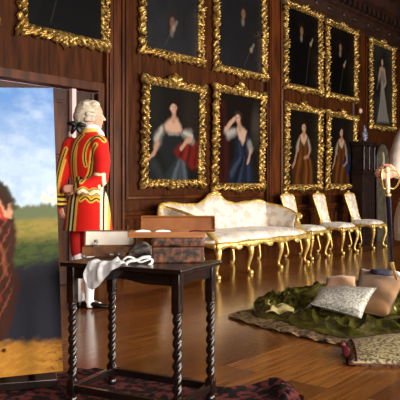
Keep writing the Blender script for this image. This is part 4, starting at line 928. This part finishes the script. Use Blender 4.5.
# braid line across its top face, a second band of cord
bm = bmesh.new(); q = [pos(0.10 + 0.0 * t, t, 1) - cen + Vector((0, 0, 0.004)) for t in np.linspace(0.03, 0.97, 16)]; tube(bm, q, 0.006, 8); link('braid', bm, M_burg, r, smooth=True)
q0 = at(383, 273, 5.62)
o = blobcloth('navy_garment', q0, 0.10, 0.08, 0.035, M_navy, 'folded navy velvet cloth lying behind the tan cushion', 'cloth', 9, YAW)
q1 = at(373, 272.5, 5.66); o = blobcloth('white_ruffle', q1, 0.035, 0.03, 0.02, M_white, 'small white ruffle at the left end of the navy cloth', 'ruffle', 11, YAW)
q1 = at(396, 274, 5.45); o = blobcloth('lace_cuff', q1, 0.06, 0.04, 0.022, M_white, 'crumpled white lace right of the navy cloth by the sword tip', 'lace', 13, YAW)

# ================================================================== PEOPLE
def hand(bm, wrist, d, side, up, size=1.0, curl=0.9, thumb=1):
    """palm from wrist along d; fingers curl towards -up; side = across the palm"""
    d = d.normalized(); side = (side - d * side.dot(d)).normalized(); up = up.normalized()
    s = size; tube(bm, [wrist, wrist + d * 0.04 * s, wrist + d * 0.085 * s], [(0.026 * s, 0.02 * s), (0.036 * s, 0.016 * s), (0.04 * s, 0.014 * s)], 14, up=up)
    for k, (o, L) in enumerate([(-1.5, 0.9), (-0.5, 1.0), (0.5, 0.93), (1.5, 0.74)]):
        b0 = wrist + d * 0.085 * s + side * o * 0.019 * s; pts = [b0 - d * 0.02 * s]; a = 0.0; c = b0
        for j, seg in enumerate((0.042, 0.027, 0.021)):
            a += curl * (0.45 if j == 0 else 0.75); c = c + (d * math.cos(a) - up * math.sin(a)) * seg * L * s; pts.append(c) if j else pts.extend([b0, c])
        tube(bm, pts, [0.0095 * s] * 2 + [0.0085 * s, 0.008 * s, 0.007 * s][:len(pts) - 2], 10)
    tb_ = wrist + d * 0.02 * s - side * thumb * 0.028 * s
    tube(bm, [tb_, tb_ + (d * 0.6 - side * thumb * 0.7) * 0.035 * s, tb_ + (d * 0.9 - side * thumb * 0.5 - up * 0.4) * 0.065 * s, tb_ + (d * 1.0 - side * thumb * 0.1 - up * 0.8) * 0.08 * s], [0.014 * s, 0.012 * s, 0.01 * s, 0.008 * s], 10)
def head_blob(bm, c, f, s=1.0):
    """c: centre of skull; f: unit facing direction"""
    f = f.normalized(); sd = Vector((f.y, -f.x, 0)); Mr = Matrix((f, sd, Vector((0, 0, 1)))).transposed()
    ball(bm, c + Vector((0, 0, 0.02)), (0.095 * s, 0.075 * s, 0.095 * s), Mr, 24); ball(bm, c + f * 0.03 + Vector((0, 0, -0.04)), (0.06 * s, 0.06 * s, 0.08 * s), Mr, 24)
    ball(bm, c + f * 0.065 + Vector((0, 0, -0.105)), (0.026, 0.03, 0.022), Mr); ball(bm, c + f * 0.07 + Vector((0, 0, 0.03)), (0.026, 0.05, 0.022), Mr)
    tube(bm, [c + f * 0.088 + Vector((0, 0, 0.012)), c + f * 0.104 + Vector((0, 0, -0.018)), c + f * 0.116 + Vector((0, 0, -0.038))], [0.009, 0.011, 0.013], 10)
    ball(bm, c + f * 0.094 + Vector((0, 0, -0.042)), (0.016, 0.02, 0.01), Mr)
    for q in (-1, 1):
        ball(bm, c + f * 0.06 + sd * q * 0.038 + Vector((0, 0, -0.03)), (0.03, 0.022, 0.025), Mr)
        ball(bm, c - f * 0.01 + sd * q * 0.077 + Vector((0, 0, -0.015)), (0.02, 0.009, 0.032), Mr)
    ball(bm, c + f * 0.088 + Vector((0, 0, -0.066)), (0.014, 0.024, 0.008), Mr); ball(bm, c + f * 0.086 + Vector((0, 0, -0.08)), (0.013, 0.02, 0.008), Mr)
    return Mr, sd
def face_bits(c, f, root):
    f = f.normalized(); sd = Vector((f.y, -f.x, 0)); Mr = Matrix((f, sd, Vector((0, 0, 1)))).transposed()
    for q in (-1, 1):
        bm = bmesh.new(); e = c + f * 0.083 + sd * q * 0.032 + Vector((0, 0, -0.002)); ball(bm, e, (0.010, 0.013, 0.007), Mr); ey = link('eye', bm, M_eye, root, smooth=True)
        bm = bmesh.new(); ball(bm, e + f * 0.007, (0.005, 0.006, 0.006), Mr); link('iris', bm, M_iris, ey, smooth=True)
    bm = bmesh.new(); ball(bm, c + f * 0.096 + Vector((0, 0, -0.073)), (0.006, 0.02, 0.006), Mr); link('lips', bm, M_lip, root, smooth=True)
def oval_sections(bm, secs, yaw, n=32):
    """secs: (x, y, z, rw, rd)"""
    q = spline(secs, 4); c_, s_ = math.cos(yaw), math.sin(yaw); rs = []
    for x, y, z, rw, rd in q:
        rs.append([Vector((x + c_ * rw * math.cos(a) - s_ * rd * math.sin(a), y + s_ * rw * math.cos(a) + c_ * rd * math.sin(a), z)) for a in np.linspace(0, 2 * PI, n, endpoint=False)])
    rings(bm, rs)

# ---------- footman in scarlet
ZF = 5.8; KF = ZF / 640; fb = at(85, 307.3, ZF); fb.z = 0
fm = thing('person', 'person in a scarlet coat laced with gold, white wig, standing hands behind', 'person', fb, YAW)
def P(px, py, dy=0.0): return Vector(((px - 85) * KF, dy, HC + (186 - py) * KF))
def footman():
    yaw = math.radians(-32); hf = Vector((0.93, 0.36, 0)).normalized(); hc = P(92, 115)
    # body: head, neck, torso, legs, hands in one surface
    bm = bmesh.new(); head_blob(bm, hc, hf)
    tube(bm, [P(90, 118, 0.0), P(89, 134, 0.0), P(88, 142, 0.0)], [0.055, 0.058, 0.08], 16)
    oval_sections(bm, [(*P(88, 142), 0.12, 0.08), (*P(87, 155), 0.15, 0.10), (*P(87, 185), 0.12, 0.09), (*P(87, 208), 0.14, 0.11)], yaw)
    for a, b_, c in [((81, 212, 0.04), (78, 250, 0.02), (80, 302, 0.04)), ((93, 212, -0.03), (90, 250, -0.03), (90, 302, -0.04))]:
        tube(bm, [P(*a), P(*b_), P((b_[0] + c[0]) / 2 + 0.5, 268, b_[2]), P(*c)], [0.085, 0.055, 0.052, 0.036], 16)
    hand(bm, P(80.5, 187.5, -0.225), Vector((-1, 0.05, -0.12)), Vector((0, 0, 1)), Vector((0.1, -1, 0)), 0.92, 0.9)
    hand(bm, P(60.5, 203, -0.04), Vector((0.15, 0, -1)), Vector((1, -0.5, 0)), Vector((-0.4, -0.6, 0)), 0.95, 0.6)
    remesh('body', bm, M_skin, fm, 0.006, 2); face_bits(hc, hf, fm)
    # stockings, breeches, shoes
    for k, (b_, c) in enumerate([((78, 250, 0.02), (80, 303, 0.04)), ((90, 250, -0.03), (90, 303, -0.04))]):
        bm = bmesh.new(); q = [P(*b_), P((b_[0] + c[0]) / 2 + 0.5, 266, b_[2] + 0.0), P((b_[0] + c[0]) / 2, 285, (b_[2] + c[2]) / 2), P(c[0], 299, c[2]), P(*c)]
        tube(bm, q, [0.06, 0.06, 0.047, 0.040, 0.042], 18); tube(bm, [P(*c), P(c[0] + 10, 305, c[2] + 0.02)], [0.04, 0.03], 12); remesh('stocking', bm, M_white, fm, 0.008, 3)
        bm = bmesh.new(); a = P(c[0], 302.6, c[2]); hgt = a.z
        z0 = 0.0; f_ = Vector((0.97, 0.25 if k == 0 else 0.05, 0)).normalized(); A = Vector((a.x, a.y, 0))
        s_ = Vector((-f_.y, f_.x, 0)); rs = []
        for t, wd, ht, zb in [(-0.075, 0.012, 0.04, 0.0), (-0.065, 0.032, 0.065, 0.0), (-0.02, 0.037, 0.072, 0.0), (0.03, 0.038, 0.068, 0.0), (0.09, 0.044, 0.046, 0.0), (0.15, 0.040, 0.034, 0.0), (0.185, 0.026, 0.026, 0.0), (0.2, 0.008, 0.012, 0.0)]:
            rs.append([A + f_ * t + s_ * wd * math.cos(q_) + Vector((0, 0, max(0.0, ht * (0.5 + 0.5 * math.sin(q_)) ** 0.7 if math.sin(q_) > -0.9 else 0))) for q_ in np.linspace(0, 2 * PI, 16, endpoint=False)])
        rings(bm, rs); sh = link('shoe', bm, M_black, fm, smooth=True)
        bm = bmesh.new(); box(bm, -0.018, 0.018, -0.022, 0.022, -0.003, 0.003, bev=0.002, M=Matrix.Translation(A + f_ * 0.07 + Vector((0, 0, 0.058))) @ Euler((0, 0.42, math.atan2(f_.y, f_.x))).to_matrix().to_4x4()); link('buckle', bm, M_pewter, sh)
    bm = bmesh.new()
    oval_sections(bm, [(*P(87, 190), 0.14, 0.11), (*P(86, 210), 0.165, 0.12), (*P(86, 222), 0.15, 0.11)], yaw)
    tube(bm, [P(80, 216, 0.04), P(77.5, 240, 0.02), P(77.5, 253, 0.02)], [0.095, 0.075, 0.064], 18); tube(bm, [P(92, 216, -0.03), P(90, 240, -0.03), P(90, 253, -0.03)], [0.095, 0.075, 0.064], 18)
    remesh('breeches', bm, M_red, fm, 0.008, 3)
    # coat: torso, skirt and sleeves fused
    bm = bmesh.new()
    oval_sections(bm, [(*P(90, 131, 0.0), 0.065, 0.06), (*P(88.5, 136.5, 0.0), 0.12, 0.085), (*P(87, 143), 0.19, 0.105), (*P(86, 156), 0.20, 0.125), (*P(87, 172), 0.18, 0.12), (*P(88, 187), 0.165, 0.125), (*P(88, 200), 0.20, 0.16), (*P(88, 215), 0.22, 0.18), (*P(87.5, 230), 0.24, 0.20)], yaw, 40)
    tube(bm, [P(101, 144, -0.10), P(104.5, 162, -0.14), P(104, 179, -0.17)], [0.082, 0.074, 0.066], 18)
    tube(bm, [P(104, 179, -0.17), P(95, 185, -0.215), P(86, 187.5, -0.235)], [0.068, 0.066, 0.070], 18)
    tube(bm, [P(69, 145, 0.07), P(64.5, 163, 0.04), P(61, 180, 0.0)], [0.08, 0.07, 0.062], 18)
    tube(bm, [P(61, 180, 0.0), P(60, 194, -0.03), P(60, 203, -0.04)], [0.062, 0.062, 0.064], 18)
    co = remesh('coat', bm, M_coat, fm, 0.0065, 2); v = verts_np(co.data)
    px = v[:, 0] / KF + 85; py = 186 - (v[:, 2] - HC) / KF
    p = Paint(px, py, (206, 22, 12))
    GD = (222, 178, 66); PL = (250, 236, 190); BK = (26, 18, 12)
    def lace(pts, wd=2.1, cen=BK, cw=0.65, col=GD): p.line(pts, wd, col, 0.18); p.line(pts, cw, cen, 0.3)
    sp2 = lambda pts: [tuple(q) for q in spline(pts, 5)]
    # back seams running down to the waist
    lace(sp2([(84, 135), (78, 143), (74.5, 155), (74, 170), (76, 186)]), 2.2); lace(sp2([(79, 146), (77.8, 158), (78, 172), (79.5, 187)]), 1.1, GD, 0.01)
    # arm hole and sleeve seam
    lace(sp2([(107, 142), (101, 137.5), (94, 140), (89, 147), (87, 158), (88.5, 166)]), 2.0); lace(sp2([(99, 146), (95.5, 152), (94, 163), (92, 174), (87, 182)]), 2.3)
    lace(sp2([(66, 149), (62.5, 160), (59.5, 175), (57.5, 192)]), 2.3); lace(sp2([(60, 196), (62, 178), (66, 160)]), 0.9, GD, 0.01)
    # cuffs
    mask = sm(-0.5, 0.5, 67 - px) ; 
    for yy, cc in [(194, GD), (196.5, BK), (198.8, GD), (201.2, BK), (203.5, GD), (205.6, BK)]: p.line([(54, yy), (66.5, yy + 0.6)], 1.35, cc, 0.2)
    for dx, cc in [(0, GD), (2.3, BK), (4.6, GD), (6.6, BK)]: p.line([(76.5 + dx, 178), (77.5 + dx, 187), (82 + dx, 195)], 1.35, cc, 0.2)
    # pocket flap with wavy lace
    fl = sp2([(84, 193), (89, 190), (94, 193.5), (99, 191), (104, 194), (109, 192)]); p.line(fl, 3.4, GD, 0.15); p.line(fl, 2.5, BK, 0.25); p.line(fl, 1.6, PL, 0.2)
    fl = sp2([(84, 199.5), (89, 196.5), (94, 200.5), (99, 198), (104, 200.5), (108, 199)]); p.line(fl, 2.2, GD, 0.15); p.line(fl, 0.7, BK, 0.25)
    p.line([(98, 174), (103, 175), (108, 175)], 1.2, PL, 0.2); p.line([(107.5, 175), (108.5, 199)], 1.5, PL, 0.2)
    # skirt pleat lace
    for x0_, c_ in [(70, GD), (72.5, BK), (74.8, PL), (76.8, BK), (79, GD)]: p.line([(x0_ + 2.6, 188), (x0_ + 0.6, 205), (x0_ - 1.0, 231)], 1.25, c_, 0.25)
    for x0_, c_ in [(104.5, PL), (106.6, BK), (108.3, PL), (110.4, GD)]: p.line([(x0_ - 1, 186), (x0_, 232)], 1.15, c_, 0.25)
    set_colors(co.data, p.c)
    # collar and cravat
    bm = bmesh.new(); q = [P(90 + 7.2 * math.cos(a), 131.5 - 1.0 * math.cos(a), 0.062 * math.sin(a)) for a in np.linspace(0, 2 * PI, 24, endpoint=False)]; tube(bm, q, [(0.016, 0.022)] * 24, 10, closed=True); link('collar', bm, mat('gold_lace_collar', (222, 180, 78), 0.6), fm, smooth=True)
    bm = bmesh.new(); q = [P(91 + 6.0 * math.cos(a), 127.8, 0.052 * math.sin(a)) for a in np.linspace(0, 2 * PI, 24, endpoint=False)]; tube(bm, q, [(0.014, 0.026)] * 24, 10, closed=True)
    tube(bm, [P(97, 129, 0.0), P(101, 135, -0.0), P(103, 142, 0.03)], [0.03, 0.032, 0.02], 10); link('cravat', bm, M_white, fm, smooth=True)
    # wig
    bm = bmesh.new(); Mr = Matrix((hf, Vector((hf.y, -hf.x, 0)), Vector((0, 0, 1)))).transposed()
    ball(bm, P(87.0, 112, 0), (0.112, 0.10, 0.112), Mr, 28); ball(bm, P(84.0, 117, -0.01), (0.098, 0.095, 0.095), Mr, 24); ball(bm, P(92.5, 105.5, 0.0), (0.068, 0.085, 0.05), Mr, 24)
    ball(bm, P(82, 123.5, -0.01), (0.068, 0.07, 0.05), Mr, 20)
    for yy in (115.5, 120.5):
        for s in (-1, 1):
            cpt = P(93.0 - (yy - 114) * 0.25, yy, s * 0.086); tube(bm, [cpt - hf * 0.03, cpt + hf * 0.026], 0.023, 14)
    for k in range(5):
        a = P(94 - 2.0 * k, 102.0 + 0.5 * k, -0.05 - 0.008 * k); tube(bm, [a, P(86 - 1.3 * k, 106 + 3.2 * k, -0.088), P(80.5, 117 + 2.2 * k, -0.068)], 0.014, 10)
    remesh('wig', bm, M_wig, fm, 0.006, 2)
    bm = bmesh.new(); c0 = P(78.5, 127, -0.085)
    for sx, sz in ((-1, 0.5), (1, 0.2), (-0.6, -1), (0.5, -1)):
        tube(bm, [c0, c0 + Vector((sx * 0.035, -0.01, sz * 0.025 + 0.01)), c0 + Vector((sx * 0.06, 0, sz * 0.045))], [(0.018, 0.014), (0.042, 0.026), (0.03, 0.018)], 10)
    ball(bm, c0, 0.016); link('hair_bow', bm, M_bow, fm, smooth=True)
    bm = bmesh.new(); q = spline([tuple(P(78, 127, -0.08)), tuple(P(74, 131, -0.075)), tuple(P(71, 136, -0.06))], 5); tube(bm, [Vector(v_) for v_ in q], [0.02 + 0.004 * math.sin(i) for i in range(len(q))], 12); link('wig_tail', bm, M_wig, fm, smooth=True)
footman()

# ---------- person in cream at the right edge
ZM = 5.0; KM = ZM / 640
gm = thing('person', 'person in a cream coat at the right edge gripping a sword hilt', 'person', Vector((at(425, 186, ZM).x, at(425, 186, ZM).y, 0)), YAW)
def Q(px, py, dy=0.0):   # perspective-aware: dy is an offset in depth
    Z = ZM + dy; return Vector(((px - 200) / 640 * Z - (425 - 200) / 640 * ZM, dy, HC + (186 - py) / 640 * Z))
def gentleman():
    hf = Vector((-0.8, -0.6, 0)); hc = Q(424, 96, 0.0); bm = bmesh.new(); head_blob(bm, hc, hf)
    tube(bm, [Q(425, 104), Q(426, 118), Q(426, 128)], [0.055, 0.06, 0.08], 16); oval_sections(bm, [(*Q(426, 128), 0.12, 0.09), (*Q(426, 150), 0.14, 0.10), (*Q(426, 190), 0.12, 0.1), (*Q(426, 215), 0.14, 0.11)], 0.5)
    for x, dy in ((418, -0.02), (434, 0.05)): tube(bm, [Q(x, 215, dy), Q(x, 262, dy), Q(x, 317, dy)], [0.085, 0.055, 0.036], 14)
    wr = Q(396, 172.5, -0.42); hand(bm, wr, Vector((-0.85, -0.25, -0.12)), Vector((0.1, 0.2, -1)), Vector((-0.25, 0.9, 0.1)) * -1, 1.05, 1.0, thumb=1)
    hand(bm, Q(444, 205, 0.05), Vector((0, 0, -1)), Vector((0.3, 1, 0)), Vector((1, 0, 0)), 0.95, 0.6)
    remesh('body', bm, M_skin, gm, 0.005, 1); face_bits(hc, hf, gm)
    bm = bmesh.new(); oval_sections(bm, [(*Q(426, 123), 0.09, 0.08), (*Q(426, 131), 0.17, 0.11), (*Q(426, 150), 0.19, 0.13), (*Q(426, 183), 0.165, 0.13), (*Q(424, 200), 0.20, 0.17), (*Q(423, 220), 0.235, 0.2), (*Q(424, 240), 0.235, 0.2)], 0.5, 40)
    tube(bm, [Q(411, 132, -0.03), Q(405, 142, -0.14), Q(401.5, 152, -0.24)], [0.09, 0.085, 0.08], 18); tube(bm, [Q(401.5, 152, -0.24), Q(400, 161, -0.32), Q(398.8, 170, -0.375)], [0.08, 0.08, 0.07], 18)
    tube(bm, [Q(440, 136, 0.05), Q(446, 160, 0.07), Q(445, 180, 0.05)], [0.08, 0.07, 0.06], 18); tube(bm, [Q(445, 180, 0.05), Q(444, 203, 0.05)], [0.06, 0.05], 18)
    remesh('coat', bm, M_cream, gm, 0.008, 3)
    bm = bmesh.new(); c = Q(397.5, 170, -0.40); 
    for j in range(3): tube(bm, [c + Vector((0.005 * j, 0.01 * j, 0)) + (Vector((0.35, -0.2, 0.85)) * math.cos(a) + Vector((-0.35, 0.8, 0.2)) * math.sin(a)) * (0.042 + 0.004 * math.sin(6 * a + j)) for a in np.linspace(0, 2 * PI, 24, endpoint=False)], 0.007, 8, closed=True)
    link('lace_cuff', bm, M_white, gm, smooth=True)
    for x, dy in ((418, -0.02), (434, 0.05)):
        bm = bmesh.new(); tube(bm, [Q(x, 212, dy), Q(x, 240, dy), Q(x, 258, dy)], [0.095, 0.075, 0.065], 16); link('breeches_leg', bm, M_cream, gm, smooth=True)
        bm = bmesh.new(); tube(bm, [Q(x, 255, dy), Q(x, 280, dy), Q(x, 318, dy)], [0.06, 0.058, 0.042], 16); link('stocking', bm, M_white, gm, smooth=True)
        bm = bmesh.new(); a = Q(x, 320, dy); box(bm, a.x - 0.17, a.x + 0.07, a.y - 0.045, a.y + 0.04, 0.0, 0.075, bev=0.03); link('shoe', bm, M_black, gm, smooth=True)
    bm = bmesh.new(); ball(bm, hc + Vector((0.025, 0.02, 0.025)), (0.1, 0.098, 0.105), None, 24); ball(bm, hc + Vector((0.05, 0.04, -0.05)), (0.07, 0.075, 0.07), None, 20)
    for s in (-1, 1): tube(bm, [hc + Vector((0.03 * s - 0.01, -0.075 * s, -0.02)), hc + Vector((0.03 * s + 0.04, -0.075 * s, -0.03))], 0.024, 10)
    remesh('wig', bm, M_wig, gm, 0.008, 2)
gentleman()
# sword in its blue scabbard
h0 = at(387.2, 170, 4.54); h1 = at(388, 195, 4.58); s1 = at(391.5, 262, 5.05); s2 = at(396.5, 279, 5.15)
sw = thing('sword', 'sword in a dark blue scabbard with gilt ivory hilt, held point down', 'sword', s2)
bm = bmesh.new(); tube(bm, [h0.lerp(h1, 0.12) - s2, h0.lerp(h1, 0.5) - s2, h0.lerp(h1, 0.85) - s2], [0.013, 0.017, 0.015], 12); ball(bm, h0 - s2, (0.02, 0.02, 0.024)); link('hilt', bm, M_ivory, sw, smooth=True)
bm = bmesh.new(); a = h0 - s2; b_ = h0.lerp(h1, 0.72) - s2
q = spline([tuple(a), tuple(a + RT * 0.06 + Vector((0, 0, -0.01)) - FW * 0.02), tuple(a.lerp(b_, 0.5) + RT * 0.075 - FW * 0.04), tuple(b_ + RT * 0.05), tuple(b_)], 6); tube(bm, [Vector(v) for v in q], 0.006, 8)
q = spline([tuple(a), tuple(a - RT * 0.035), tuple(a.lerp(b_, 0.5) - RT * 0.045 - FW * 0.02), tuple(b_ - RT * 0.03), tuple(b_)], 6); tube(bm, [Vector(v) for v in q], 0.006, 8)
ball(bm, h1 - s2, (0.022, 0.022, 0.014)); link('guard', bm, M_gilt, sw, smooth=True)
bm = bmesh.new(); tube(bm, [h1 - s2, h1.lerp(s1, 0.5) - s2, s1 - s2], [(0.019, 0.014), (0.018, 0.013), (0.016, 0.012)], 12); link('scabbard', bm, M_blue, sw, smooth=True)
bm = bmesh.new(); tube(bm, [s1 - s2, Vector((0, 0, 0))], [0.017, 0.009], 12); link('chape', bm, M_gilt, sw, smooth=True)
